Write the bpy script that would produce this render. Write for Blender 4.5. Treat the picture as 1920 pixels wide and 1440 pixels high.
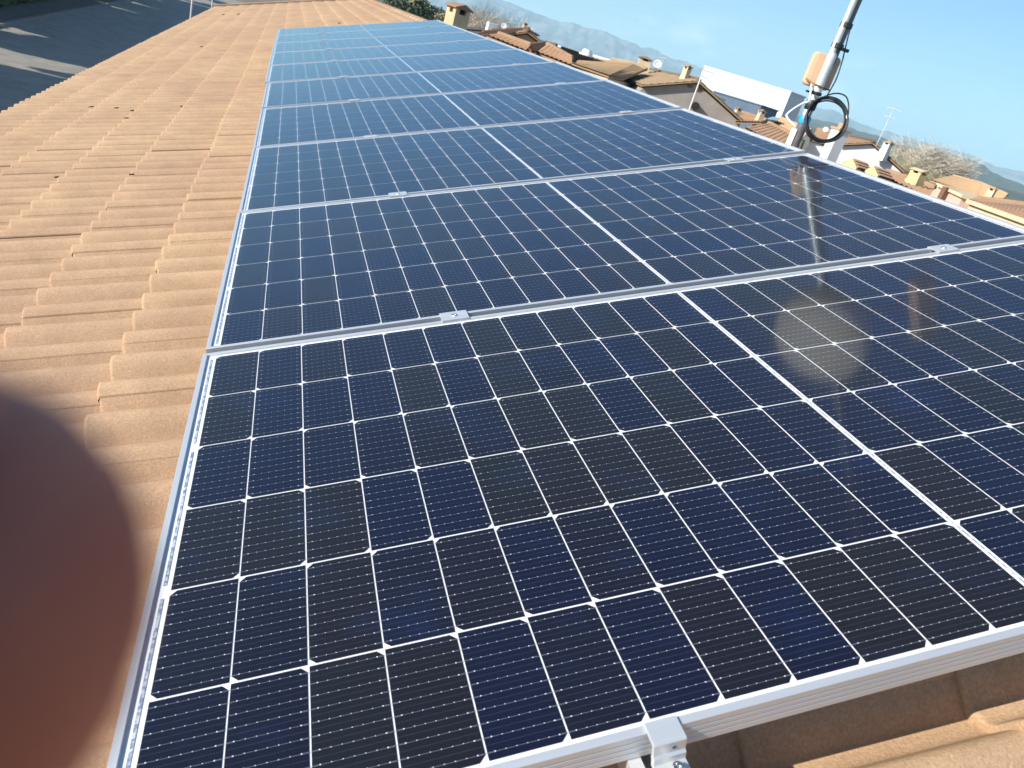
import bpy, bmesh, math, random
from mathutils import Vector, Matrix, noise
random.seed(7)
RAD = math.radians
sc = bpy.context.scene
for o in list(bpy.data.objects): bpy.data.objects.remove(o)
col = sc.collection

# ------------------------------------------------------------------ camera
# roof frame: u up the slope (across the array), v along the array, n roof normal
TH = RAD(18.5)
AU = Vector((math.cos(TH), 0, math.sin(TH))); AV = Vector((0, 1, 0)); AN = Vector((-math.sin(TH), 0, math.cos(TH)))
def A(u, v, n=0.0): return AU*u + AV*v + AN*n
F = 1396.66
CAM = Vector((0.04320561, -0.44548102, 0.72605617))
RW = [Vector((0.929185, -0.249266, 0.272913)), Vector((0.129522, -0.471964, -0.872051)), Vector((0.346178, 0.845645, -0.406257))]
cd = bpy.data.cameras.new('camera'); cam = bpy.data.objects.new('camera', cd); col.objects.link(cam)
cd.sensor_fit = 'HORIZONTAL'; cd.sensor_width = 36; cd.lens = 36*F/1920
cd.clip_start = 0.002; cd.clip_end = 60000
cd.dof.use_dof = True; cd.dof.focus_distance = 1.55; cd.dof.aperture_fstop = 12.5
m = Matrix((RW[0], -RW[1], -RW[2])).transposed().to_4x4(); m.translation = CAM
cam.matrix_world = m
sc.camera = cam
def ray(px, py):
    x, y = (px-960)/F, (py-720)/F
    return RW[0]*x + RW[1]*y + RW[2]
def PZ(px, py, z):            # point at camera depth z
    return CAM + ray(px, py)*z
def PD(px, py, D):            # point at horizontal distance D
    d = ray(px, py); return CAM + d*(D/math.hypot(d.x, d.y))
def CC(x, y, z): return CAM + RW[0]*x + RW[1]*y + RW[2]*z

# ------------------------------------------------------------------ light
SUN_EL, SUN_PHI = RAD(27), RAD(82)
w = bpy.data.worlds.new('World'); sc.world = w; w.use_nodes = True
nt = w.node_tree; nt.nodes.clear()
sky = nt.nodes.new('ShaderNodeTexSky'); sky.sky_type = 'NISHITA'; sky.sun_disc = False
sky.sun_elevation = SUN_EL; sky.sun_rotation = math.pi + SUN_PHI
sky.air_density = 1.0; sky.dust_density = 0.6; sky.ozone_density = 1.5; sky.altitude = 50
bg = nt.nodes.new('ShaderNodeBackground'); bg.inputs['Strength'].default_value = 0.088
out = nt.nodes.new('ShaderNodeOutputWorld')
# thin real cloud wisps low over the mountains, part of the sky
tc = nt.nodes.new('ShaderNodeTexCoord'); mp = nt.nodes.new('ShaderNodeMapping'); mp.inputs['Scale'].default_value = (14, 14, 34)
no = nt.nodes.new('ShaderNodeTexNoise'); no.inputs['Scale'].default_value = 1.0; no.inputs['Detail'].default_value = 6; no.inputs['Roughness'].default_value = .6
rp = nt.nodes.new('ShaderNodeValToRGB'); rp.color_ramp.elements[0].position = .54; rp.color_ramp.elements[1].position = .75
sx = nt.nodes.new('ShaderNodeSeparateXYZ'); band = nt.nodes.new('ShaderNodeMapRange')
band.inputs[1].default_value = 0.10; band.inputs[2].default_value = 0.035; band.inputs[3].default_value = 0; band.inputs[4].default_value = 1
mu = nt.nodes.new('ShaderNodeMath'); mu.operation = 'MULTIPLY'; mu2 = nt.nodes.new('ShaderNodeMath'); mu2.operation = 'MULTIPLY'; mu2.inputs[1].default_value = .6
mixc = nt.nodes.new('ShaderNodeMixRGB'); mixc.inputs[2].default_value = (11, 11, 11, 1)
lk = nt.links.new
lk(tc.outputs['Generated'], mp.inputs[0]); lk(mp.outputs[0], no.inputs[0]); lk(no.outputs[0], rp.inputs[0])
lk(tc.outputs['Generated'], sx.inputs[0]); lk(sx.outputs[2], band.inputs[0]); lk(rp.outputs[0], mu.inputs[0]); lk(band.outputs[0], mu.inputs[1])
lk(mu.outputs[0], mu2.inputs[0]); lk(mu2.outputs[0], mixc.inputs[0]); lk(sky.outputs[0], mixc.inputs[1])
tint = nt.nodes.new('ShaderNodeMixRGB'); tint.blend_type = 'MULTIPLY'; tint.inputs[0].default_value = 1; tint.inputs[2].default_value = (.58, .83, 1.08, 1)
lk(sky.outputs[0], tint.inputs[1]); lk(tint.outputs[0], mixc.inputs[1]); lk(mixc.outputs[0], bg.inputs[0]); lk(bg.outputs[0], out.inputs[0])
sl = bpy.data.lights.new('sun', 'SUN'); sl.energy = 5.0; sl.angle = RAD(.5); sl.color = (1, .93, .82)
so = bpy.data.objects.new('sun', sl); col.objects.link(so)
RAY = Vector((math.cos(SUN_EL)*math.sin(SUN_PHI), math.cos(SUN_EL)*math.cos(SUN_PHI), -math.sin(SUN_EL)))
so.rotation_euler = RAY.to_track_quat('-Z', 'Y').to_euler(); so.location = (-20, -5, 30)
sc.view_settings.view_transform = 'Standard'; sc.view_settings.look = 'None'; sc.view_settings.gamma = 1; sc.view_settings.exposure = 0.78
sc.render.engine = 'CYCLES'
sc.cycles.max_bounces = 8; sc.cycles.transparent_max_bounces = 16; sc.cycles.volume_bounces = 2
sc.cycles.use_denoising = True

# ------------------------------------------------------------------ materials
def mat(name, color, rough=.7, metal=0, spec=.5, **k):
    m = bpy.data.materials.new(name); m.use_nodes = True; n = m.node_tree.nodes['Principled BSDF']
    n.inputs['Base Color'].default_value = (*color, 1); n.inputs['Roughness'].default_value = rough
    n.inputs['Metallic'].default_value = metal; n.inputs['Specular IOR Level'].default_value = spec
    for a, b in k.items(): n.inputs[a.replace('_', ' ')].default_value = b
    return m
def nd(m, t, **k):
    n = m.node_tree.nodes.new('ShaderNode'+t)
    for a, b in k.items():
        if a.startswith('i_'): n.inputs[int(a[2:])].default_value = b
        else: setattr(n, a, b)
    return n
def L(m, a, b): m.node_tree.links.new(a, b)
def noisy(name, c1, c2, scale=5, rough=.8, bump=.2, bscale=60, lo=.35, hi=.65, spec=.3, metal=0, dist=.01, coord='Object'):
    if name.startswith(('wall', 'tile')): c1 = tuple(x*.80 for x in c1); c2 = tuple(x*.80 for x in c2)
    m = mat(name, c1, rough, metal, spec); p = m.node_tree.nodes['Principled BSDF']
    t = nd(m, 'TexCoord'); a = nd(m, 'TexNoise'); a.inputs['Scale'].default_value = scale; a.inputs['Detail'].default_value = 6; a.inputs['Roughness'].default_value = .65
    r = nd(m, 'ValToRGB'); r.color_ramp.elements[0].position = lo; r.color_ramp.elements[1].position = hi
    r.color_ramp.elements[0].color = (*c1, 1); r.color_ramp.elements[1].color = (*c2, 1)
    L(m, t.outputs[coord], a.inputs[0]); L(m, a.outputs[0], r.inputs[0]); L(m, r.outputs[0], p.inputs['Base Color'])
    if bump:
        b = nd(m, 'TexNoise'); b.inputs['Scale'].default_value = bscale; b.inputs['Detail'].default_value = 4
        bu = nd(m, 'Bump'); bu.inputs['Strength'].default_value = bump; bu.inputs['Distance'].default_value = dist
        L(m, t.outputs[coord], b.inputs[0]); L(m, b.outputs[0], bu.inputs['Height']); L(m, bu.outputs[0], p.inputs['Normal'])
    return m
# ------------------------------------------------------------------ helpers
class MB:
    def __init__(s): s.v = []; s.f = []
    def quad(s, a, b, c, d): i = len(s.v); s.v += [Vector(x) for x in (a, b, c, d)]; s.f.append((i, i+1, i+2, i+3))
    def poly(s, pts): i = len(s.v); s.v += [Vector(x) for x in pts]; s.f.append(tuple(range(i, i+len(pts))))
    def box(s, lo, hi, M=None):
        x0, y0, z0 = lo; x1, y1, z1 = hi; i = len(s.v)
        P = [(x0,y0,z0),(x1,y0,z0),(x1,y1,z0),(x0,y1,z0),(x0,y0,z1),(x1,y0,z1),(x1,y1,z1),(x0,y1,z1)]
        s.v += [(M @ Vector(p)) if M else Vector(p) for p in P]
        s.f += [tuple(i+j for j in q) for q in ((3,2,1,0),(4,5,6,7),(0,1,5,4),(1,2,6,5),(2,3,7,6),(3,0,4,7))]
    def prism(s, pts, d):        # polygon swept along vector d
        i = len(s.v); n = len(pts); d = Vector(d)
        s.v += [Vector(p) for p in pts] + [Vector(p)+d for p in pts]
        s.f.append(tuple(i+j for j in range(n-1, -1, -1))); s.f.append(tuple(i+n+j for j in range(n)))
        for j in range(n): k = (j+1) % n; s.f.append((i+j, i+k, i+n+k, i+n+j))
    def tube(s, pts, r, seg=10, cap=True, closed=False):
        pts = [Vector(p) for p in pts]; n = len(pts); rr = list(r) if isinstance(r, (list, tuple)) else [r]*n
        if cap and not closed:            # short end rings keep the shading of the barrel true
            e = min(.15*rr[0], .2*(pts[1]-pts[0]).length); pts.insert(1, pts[0]+(pts[1]-pts[0]).normalized()*e); rr.insert(1, rr[0])
            e = min(.15*rr[-1], .2*(pts[-1]-pts[-2]).length); pts.insert(-1, pts[-1]+(pts[-2]-pts[-1]).normalized()*e); rr.insert(-1, rr[-1])
            n = len(pts)
        base = len(s.v); ref = None
        for k, p in enumerate(pts):
            if closed: t = pts[(k+1) % n]-pts[k-1]
            else: t = pts[min(k+1, n-1)]-pts[max(k-1, 0)]
            t.normalize()
            if ref is None:
                ref = t.orthogonal().normalized()
            ref = (ref - t*ref.dot(t)).normalized(); b = t.cross(ref)
            for j in range(seg):
                a = 2*math.pi*j/seg; s.v.append(p + (ref*math.cos(a)+b*math.sin(a))*rr[k])
        for k in range(n if closed else n-1):
            for j in range(seg):
                a = base+k*seg+j; b2 = base+k*seg+(j+1) % seg; k2 = (k+1) % n
                s.f.append((a, b2, base+k2*seg+(j+1) % seg, base+k2*seg+j))
        if cap and not closed:
            s.f.append(tuple(base+j for j in range(seg-1, -1, -1))); s.f.append(tuple(base+(n-1)*seg+j for j in range(seg)))
    def build(s, name, material, parent=None, smooth=False, bevel=0, seg=2):
        me = bpy.data.meshes.new(name); me.from_pydata([tuple(v) for v in s.v], [], s.f); me.update()
        o = bpy.data.objects.new(name, me); col.objects.link(o)
        if material: me.materials.append(material)
        if smooth: me.polygons.foreach_set('use_smooth', [True]*len(me.polygons))
        if bevel:
            b = o.modifiers.new('bevel', 'BEVEL'); b.width = bevel; b.segments = seg; b.limit_method = 'ANGLE'
        if parent: o.parent = parent
        return o
def tag(o, label=None, cat=None, group=None, kind=None):
    if label: o['label'] = label
    if cat: o['category'] = cat
    if group: o['group'] = group
    if kind: o['kind'] = kind
    return o
def empty(name, loc=(0, 0, 0)):
    o = bpy.data.objects.new(name, None); o.empty_display_size = .1; col.objects.link(o); o.location = loc; return o
def copy_tree(o, parent=None):
    c = o.copy(); col.objects.link(c); c.parent = parent
    for ch in list(o.children): copy_tree(ch, c)
    return c
def parent_keep(o, par):      # parent keeping world position (par has only a translation)
    o.parent = par; o.matrix_parent_inverse = Matrix.Translation(-par.location)
def RM(o_u, o_v, o_n=0): # matrix of the roof frame at a roof point
    M = Matrix((AU, AV, AN)).transposed().to_4x4(); M.translation = A(o_u, o_v, o_n); return M

# ------------------------------------------------------------------ our tiled roof
ROLL, TW, GAUGE = .1374, .2748, .31
VOFF = 1.147
H0 = -0.183      # valley height of tiles under the array plane
def prof(v):
    x = ((v-1.089) % ROLL)/ROLL          # rounded steep near flank, crest, easy far flank
    if x < .20: q = 0
    elif x < .62: q = math.sin((x-.20)/.42*math.pi/2)**1.05
    elif x < .68: q = 1
    else: q = (.5+.5*math.cos((x-.68)/.32*math.pi))**.8
    return .056*q
def make_tiles():
    verts = []; faces = []; colr = []
    v_lo, v_hi = -3.0, 22.5
    k0 = math.floor((v_lo-VOFF)/TW); k1 = math.ceil((v_hi-VOFF)/TW)
    courses = [-1.835+GAUGE*i for i in range(14)]
    ns = 32
    for ci, u0 in enumerate(courses):
        ue = min(u0+GAUGE+.02, 2.235)
        for k in range(k0, k1):
            va = VOFF+k*TW
            r = random.Random(ci*1000+k)
            du = r.uniform(-.004, .004); dh = r.uniform(-.0015, .0025); tl = r.uniform(-.003, .003)
            if r.random() < .05: tl += .010; dh += .002
            cv = r.random()
            # side lap sits just on the near flank of every second roll
            base = len(verts); rows = []
            near = va < 7
            us = [(u0+du, -.020, 0), (u0+du-.001, -.006, 1), (u0+du+.002, -.0015, 1), (u0+du+.008, 0, 1), (u0+GAUGE*.5, 0, 1), (ue, 0, 1)]
            for (u, dz, q) in us:
                f = (u-u0)/GAUGE
                for j in range(ns+3):
                    if j == 0: t = 0; ex = -.007
                    elif j == 1: t = 0; ex = -.001
                    else: t = (j-2)/ns; ex = 0
                    vv = va+t*TW
                    h = prof(vv)
                    if j == 2: ex = 0; vv += .0015
                    if t > .80: ex -= .005*min(1, (t-.80)/.06)
                    z = H0 + h + ex + dz + dh + .018*(1-f) + tl*(t-.5)
                    if u > 2.2: z = H0-.01
                    verts.append(tuple(A(u, vv, z)))
            w_ = ns+3
            for a in range(len(us)-1):
                for j in range(w_-1):
                    i = base+a*w_+j
                    faces.append((i, i+1, i+1+w_, i+w_)); colr.append(cv)
    me = bpy.data.meshes.new('roof'); me.from_pydata(verts, [], faces); me.update()
    at = me.attributes.new('tint', 'FLOAT', 'FACE'); at.data.foreach_set('value', colr)
    me.polygons.foreach_set('use_smooth', [True]*len(faces))
    return me
def tile_mat(name='roof_tile', c1=(.455, .305, .19), c2=(.49, .335, .21), c3=(.43, .28, .18)):
    m = mat(name, c1, .9, 0, .15); p = m.node_tree.nodes['Principled BSDF']
    t = nd(m, 'TexCoord'); at = nd(m, 'Attribute', attribute_name='tint')
    a = nd(m, 'TexNoise'); a.inputs['Scale'].default_value = .9; a.inputs['Detail'].default_value = 5
    ad = nd(m, 'Math', operation='MULTIPLY_ADD'); ad.inputs[1].default_value = .10
    r = nd(m, 'ValToRGB'); e = r.color_ramp.elements; e[0].position = .42; e[1].position = .80; e[0].color = (*c3, 1); e[1].color = (*c2, 1)
    x = e.new(.56); x.color = (*c1, 1)
    L(m, t.outputs['Object'], a.inputs[0]); L(m, at.outputs['Fac'], ad.inputs[0]); L(m, a.outputs[0], ad.inputs[2]); L(m, ad.outputs[0], r.inputs[0])
    # fine sandy grain and pale grit specks
    g = nd(m, 'TexNoise'); g.inputs['Scale'].default_value = 230; g.inputs['Detail'].default_value = 3
    gr = nd(m, 'MapRange'); gr.inputs[1].default_value = .3; gr.inputs[2].default_value = .7; gr.inputs[3].default_value = .84; gr.inputs[4].default_value = 1.13
    L(m, t.outputs['Object'], g.inputs[0]); L(m, g.outputs[0], gr.inputs[0])
    mx = nd(m, 'MixRGB', blend_type='MULTIPLY'); mx.inputs[0].default_value = 1; L(m, r.outputs[0], mx.inputs[1]); L(m, gr.outputs[0], mx.inputs[2])
    sp = nd(m, 'TexVoronoi'); sp.inputs['Scale'].default_value = 95; L(m, t.outputs['Object'], sp.inputs[0])
    sr = nd(m, 'MapRange'); sr.inputs[1].default_value = .10; sr.inputs[2].default_value = .04; sr.inputs[3].default_value = 0; sr.inputs[4].default_value = .55
    L(m, sp.outputs['Distance'], sr.inputs[0])
    m2 = nd(m, 'MixRGB'); m2.inputs[2].default_value = (.78, .66, .50, 1); L(m, sr.outputs[0], m2.inputs[0]); L(m, mx.outputs[0], m2.inputs[1])
    # weathering stains with their own shapes
    s = nd(m, 'TexNoise'); s.inputs['Scale'].default_value = 6; s.inputs['Detail'].default_value = 9; s.inputs['Roughness'].default_value = .7
    ss = nd(m, 'MapRange'); ss.inputs[1].default_value = .35; ss.inputs[2].default_value = .62; ss.inputs[3].default_value = .86; ss.inputs[4].default_value = 1.04
    L(m, t.outputs['Object'], s.inputs[0]); L(m, s.outputs[0], ss.inputs[0])
    m3 = nd(m, 'MixRGB', blend_type='MULTIPLY'); m3.inputs[0].default_value = 1; L(m, m2.outputs[0], m3.inputs[1]); L(m, ss.outputs[0], m3.inputs[2])
    L(m, m3.outputs[0], p.inputs['Base Color'])
    b = nd(m, 'TexNoise'); b.inputs['Scale'].default_value = 300; b.inputs['Detail'].default_value = 4; b2 = nd(m, 'Bump'); b2.inputs['Strength'].default_value = .55; b2.inputs['Distance'].default_value = .0016
    L(m, t.outputs['Object'], b.inputs[0]); L(m, b.outputs[0], b2.inputs['Height']); L(m, b2.outputs[0], p.inputs['Normal'])
    return m
M_TILE = tile_mat()
M_RIDGE = tile_mat('ridge_tile', (.45, .31, .20), (.48, .34, .23), (.42, .28, .18))
M_WALL = noisy('render_wall', (.62, .52, .38), (.70, .60, .46), 3, .9, .15)
GZ = -6.2
house = empty('tiled_house', (0.2, 9.7, GZ)); tag(house, 'house roof of sandy terracotta rolled tiles carrying the row of solar panels', 'house')
ro = bpy.data.objects.new('roof', make_tiles()); ro.data.materials.append(M_TILE); col.objects.link(ro); parent_keep(ro, house)
# far slope of the same roof, falling away to the right of the ridge
RX = A(2.235, 0, -.14).x; RZ = A(2.235, 0, -.14).z
me_r = bpy.data.meshes.new('roof'); vs = []; fs = []
nv = int(25.5/.0375)
for i in range(nv+1):
    v = -3+i*.0375
    for j in range(2):
        X = RX + j*4.4; h = prof(v)
        vs.append((X, v, RZ - j*4.4*math.tan(TH) - .01 + h*j*.9))
for i in range(nv): fs.append((2*i, 2*i+1, 2*i+3, 2*i+2))
me_r.from_pydata(vs, [], fs); me_r.materials.append(M_TILE)
r2 = bpy.data.objects.new('roof', me_r); col.objects.link(r2); parent_keep(r2, house)
# ridge caps: half-round pieces end to end
mb = MB(); vv = -3.0; k = 0
while vv < 22.5:
    ln = .40; r0, r1 = .112, .122
    for a in range(12):
        a0 = math.pi*a/12; a1 = math.pi*(a+1)/12
        cx, cz = RX-.005, RZ-.005
        P = lambda an, r, y: (cx - r*1.0*math.cos(an), y, cz + r*.85*math.sin(an)-.075)
        mb.quad(P(a0, r1, vv), P(a1, r1, vv), P(a1, r0, vv+ln+.03), P(a0, r0, vv+ln+.03))
        mb.quad(P(a0, r1-.02, vv), P(a1, r1-.02, vv), P(a1, r1, vv), P(a0, r1, vv))
    vv += ln; k += 1
rc = mb.build('ridge_cap', M_RIDGE, smooth=True); parent_keep(rc, house)
mb = MB(); mb.prism([(-1.62, -2.9, GZ), (6.2, -2.9, GZ), (6.2, -2.9, -.86), (RX, -2.9, RZ-.1), (-1.62, -2.9, -.80)], (0, 25.2, 0))
hw = mb.build('wall', M_WALL); parent_keep(hw, house)
# verge at the far end of the roof
mb = MB(); mb.prism([A(-1.86, 22.5, -.20), A(2.2, 22.5, -.20), A(2.2, 22.5, -.075), A(-1.86, 22.5, -.075)], (0, .22, 0))
ve = mb.build('verge', M_RIDGE, bevel=.01); parent_keep(ve, house)

# ------------------------------------------------------------------ solar panels
PA, PB, PC_, PITCH = .0843, .168, .0083, 1.0604
MU, MV = .026, .0155                         # margins from outer edge to first cell
PL = 24*PA + PC_ + 2*MU; PW = 6*PB + 2*MV    # 2.083 x 1.039
FH = .035
def alu(name, c, rough=.38, metal=.55, streak=.06):
    m = mat(name, c, rough, metal); p = m.node_tree.nodes['Principled BSDF']
    t = nd(m, 'TexCoord'); mpp = nd(m, 'Mapping'); mpp.inputs['Scale'].default_value = (3, 220, 220)
    a = nd(m, 'TexNoise'); a.inputs['Scale'].default_value = 1; a.inputs['Detail'].default_value = 3
    mr = nd(m, 'MapRange'); mr.inputs[3].default_value = rough-streak; mr.inputs[4].default_value = rough+streak*1.5
    L(m, t.outputs['Object'], mpp.inputs[0]); L(m, mpp.outputs[0], a.inputs[0]); L(m, a.outputs[0], mr.inputs[0]); L(m, mr.outputs[0], p.inputs['Roughness'])
    return m
M_FRAME = alu('anodised_frame', (.60, .62, .64), .45)
M_CLAMP = alu('clamp_metal', (.64, .66, .67), .40)
M_RAIL = alu('rail_metal', (.72, .72, .72), .45)
M_STEEL = mat('bolt_steel', (.72, .70, .67), .18, 1)
M_BACK = noisy('backsheet_white', (.68, .69, .70), (.74, .74, .74), 6, .6, 0, spec=.3)
M_WIRE = mat('busbar_silver', (.24, .26, .30), .45, .4)
M_DOT = mat('solder_dot', (.78, .80, .84), .4, .1)
M_RIB = mat('ribbon_silver', (.50, .53, .58), .42, .35)
_p = M_RIB.node_tree.nodes['Principled BSDF']; _t = nd(M_RIB, 'TexCoord'); _n = nd(M_RIB, 'TexNoise'); _n.inputs['Scale'].default_value = 160; _r = nd(M_RIB, 'ValToRGB')
_r.color_ramp.elements[0].position = .42; _r.color_ramp.elements[1].position = .58; _r.color_ramp.elements[0].color = (.22, .27, .38, 1); _r.color_ramp.elements[1].color = (.62, .66, .70, 1)
L(M_RIB, _t.outputs['Object'], _n.inputs[0]); L(M_RIB, _n.outputs[0], _r.inputs[0]); L(M_RIB, _r.outputs[0], _p.inputs['Base Color'])
def cell_material():
    m = mat('solar_cell', (.02, .02, .05), .4, 0, .16, Specular_Tint=(.2, .5, 1, 1)); p = m.node_tree.nodes['Principled BSDF']
    at = nd(m, 'Attribute', attribute_name='cell_id'); oi = nd(m, 'ObjectInfo')
    cb = nd(m, 'CombineXYZ'); ml = nd(m, 'Math', operation='MULTIPLY'); ml.inputs[1].default_value = 91.7
    L(m, at.outputs['Fac'], cb.inputs[0]); L(m, oi.outputs['Random'], ml.inputs[0]); L(m, ml.outputs[0], cb.inputs[1])
    wn = nd(m, 'TexWhiteNoise', noise_dimensions='2D'); L(m, cb.outputs[0], wn.inputs['Vector'])
    r = nd(m, 'ValToRGB'); e = r.color_ramp.elements
    e[0].position = 0; e[0].color = (.0018, .0032, .017, 1); e[1].position = 1; e[1].color = (.0070, .0072, .0066, 1)
    x = e.new(.34); x.color = (.0020, .003, .016, 1); x = e.new(.52); x.color = (.0035, .0036, .011, 1); x = e.new(.70); x.color = (.0072, .0058, .0062, 1)
    L(m, wn.outputs['Value'], r.inputs[0])
    t = nd(m, 'TexCoord'); sp = nd(m, 'SeparateXYZ'); L(m, t.outputs['Object'], sp.inputs[0])
    # screen-printed fingers, 1.35 mm pitch
    dv = nd(m, 'Math', operation='DIVIDE'); dv.inputs[1].default_value = .00135; L(m, sp.outputs[0], dv.inputs[0])
    fr = nd(m, 'Math', operation='FRACT'); L(m, dv.outputs[0], fr.inputs[0])
    lt = nd(m, 'Math', operation='LESS_THAN'); lt.inputs[1].default_value = .16; L(m, fr.outputs[0], lt.inputs[0])
    mx = nd(m, 'MixRGB'); mx.inputs[2].default_value = (.036, .039, .048, 1); ml2 = nd(m, 'Math', operation='MULTIPLY'); ml2.inputs[1].default_value = .8
    L(m, lt.outputs[0], ml2.inputs[0]); L(m, ml2.outputs[0], mx.inputs[0]); L(m, r.outputs[0], mx.inputs[1])
    # faint dotted line halfway between busbars
    s1 = nd(m, 'Math', operation='SUBTRACT'); s1.inputs[1].default_value = MV+.001; L(m, sp.outputs[1], s1.inputs[0])
    mo = nd(m, 'Math', operation='FLOORED_MODULO'); mo.inputs[1].default_value = PB; L(m, s1.outputs[0], mo.inputs[0])
    d2 = nd(m, 'Math', operation='DIVIDE'); d2.inputs[1].default_value = .0166; L(m, mo.outputs[0], d2.inputs[0])
    f2 = nd(m, 'Math', operation='FRACT'); L(m, d2.outputs[0], f2.inputs[0])
    l2 = nd(m, 'Math', operation='LESS_THAN'); l2.inputs[1].default_value = .05; L(m, f2.outputs[0], l2.inputs[0])
    d3 = nd(m, 'Math', operation='DIVIDE'); d3.inputs[1].default_value = .0027; L(m, sp.outputs[0], d3.inputs[0]); f3 = nd(m, 'Math', operation='FRACT'); L(m, d3.outputs[0], f3.inputs[0])
    l3 = nd(m, 'Math', operation='LESS_THAN'); l3.inputs[1].default_value = .5; L(m, f3.outputs[0], l3.inputs[0])
    m3 = nd(m, 'Math', operation='MULTIPLY'); L(m, l2.outputs[0], m3.inputs[0]); L(m, l3.outputs[0], m3.inputs[1])
    m4 = nd(m, 'Math', operation='MULTIPLY'); m4.inputs[1].default_value = .6; L(m, m3.outputs[0], m4.inputs[0])
    mz = nd(m, 'MixRGB'); mz.inputs[2].default_value = (.07, .075, .09, 1); L(m, m4.outputs[0], mz.inputs[0]); L(m, mx.outputs[0], mz.inputs[1])
    # blotchy anti-reflective coating
    nn = nd(m, 'TexNoise'); nn.inputs['Scale'].default_value = 7; nn.inputs['Detail'].default_value = 3; L(m, t.outputs['Object'], nn.inputs[0])
    nr = nd(m, 'MapRange'); nr.inputs[1].default_value = .55; nr.inputs[2].default_value = .75; L(m, nn.outputs[0], nr.inputs[0])
    ma = nd(m, 'MixRGB', blend_type='ADD'); ma.inputs[2].default_value = (.000, .004, .018, 1); L(m, nr.outputs[0], ma.inputs[0]); L(m, mz.outputs[0], ma.inputs[1])
    L(m, ma.outputs[0], p.inputs['Base Color'])
    return m
M_CELL = cell_material()
def glass_material(name='panel_glass', dust=.0):
    m = bpy.data.materials.new(name); m.use_nodes = True; n = m.node_tree.nodes; n.clear()
    o = n.new('ShaderNodeOutputMaterial'); tr = n.new('ShaderNodeBsdfTransparent'); gl = n.new('ShaderNodeBsdfGlossy'); fr = n.new('ShaderNodeFresnel'); mx = n.new('ShaderNodeMixShader')
    ge = n.new('ShaderNodeNewGeometry'); io = n.new('ShaderNodeMapRange'); io.inputs[3].default_value = 1.33; io.inputs[4].default_value = 1/1.33
    m.node_tree.links.new(ge.outputs['Backfacing'], io.inputs[0]); m.node_tree.links.new(io.outputs[0], fr.inputs[0]); gl.inputs['Roughness'].default_value = .075; gl.inputs['Color'].default_value = (.76, .89, 1, 1)
    df = n.new('ShaderNodeBsdfDiffuse'); df.inputs[0].default_value = (.45, .45, .45, 1); m2 = n.new('ShaderNodeMixShader')
    tcx = n.new('ShaderNodeTexCoord'); nz = n.new('ShaderNodeTexNoise'); nz.inputs['Scale'].default_value = 3.0; nz.inputs['Detail'].default_value = 7; mr = n.new('ShaderNodeMapRange')
    mr.inputs[1].default_value = .35; mr.inputs[2].default_value = .75; mr.inputs[3].default_value = dust*.5; mr.inputs[4].default_value = dust*1.6
    k = m.node_tree.links.new
    k(tcx.outputs['Object'], nz.inputs[0]); k(nz.outputs[0], mr.inputs[0]); k(mr.outputs[0], m2.inputs[0])
    k(tr.outputs[0], m2.inputs[1]); k(df.outputs[0], m2.inputs[2]); k(fr.outputs[0], mx.inputs[0]); k(m2.outputs[0], mx.inputs[1]); k(gl.outputs[0], mx.inputs[2]); k(mx.outputs[0], o.inputs[0])
    return m
M_GLASS = glass_material(dust=.003)
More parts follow.
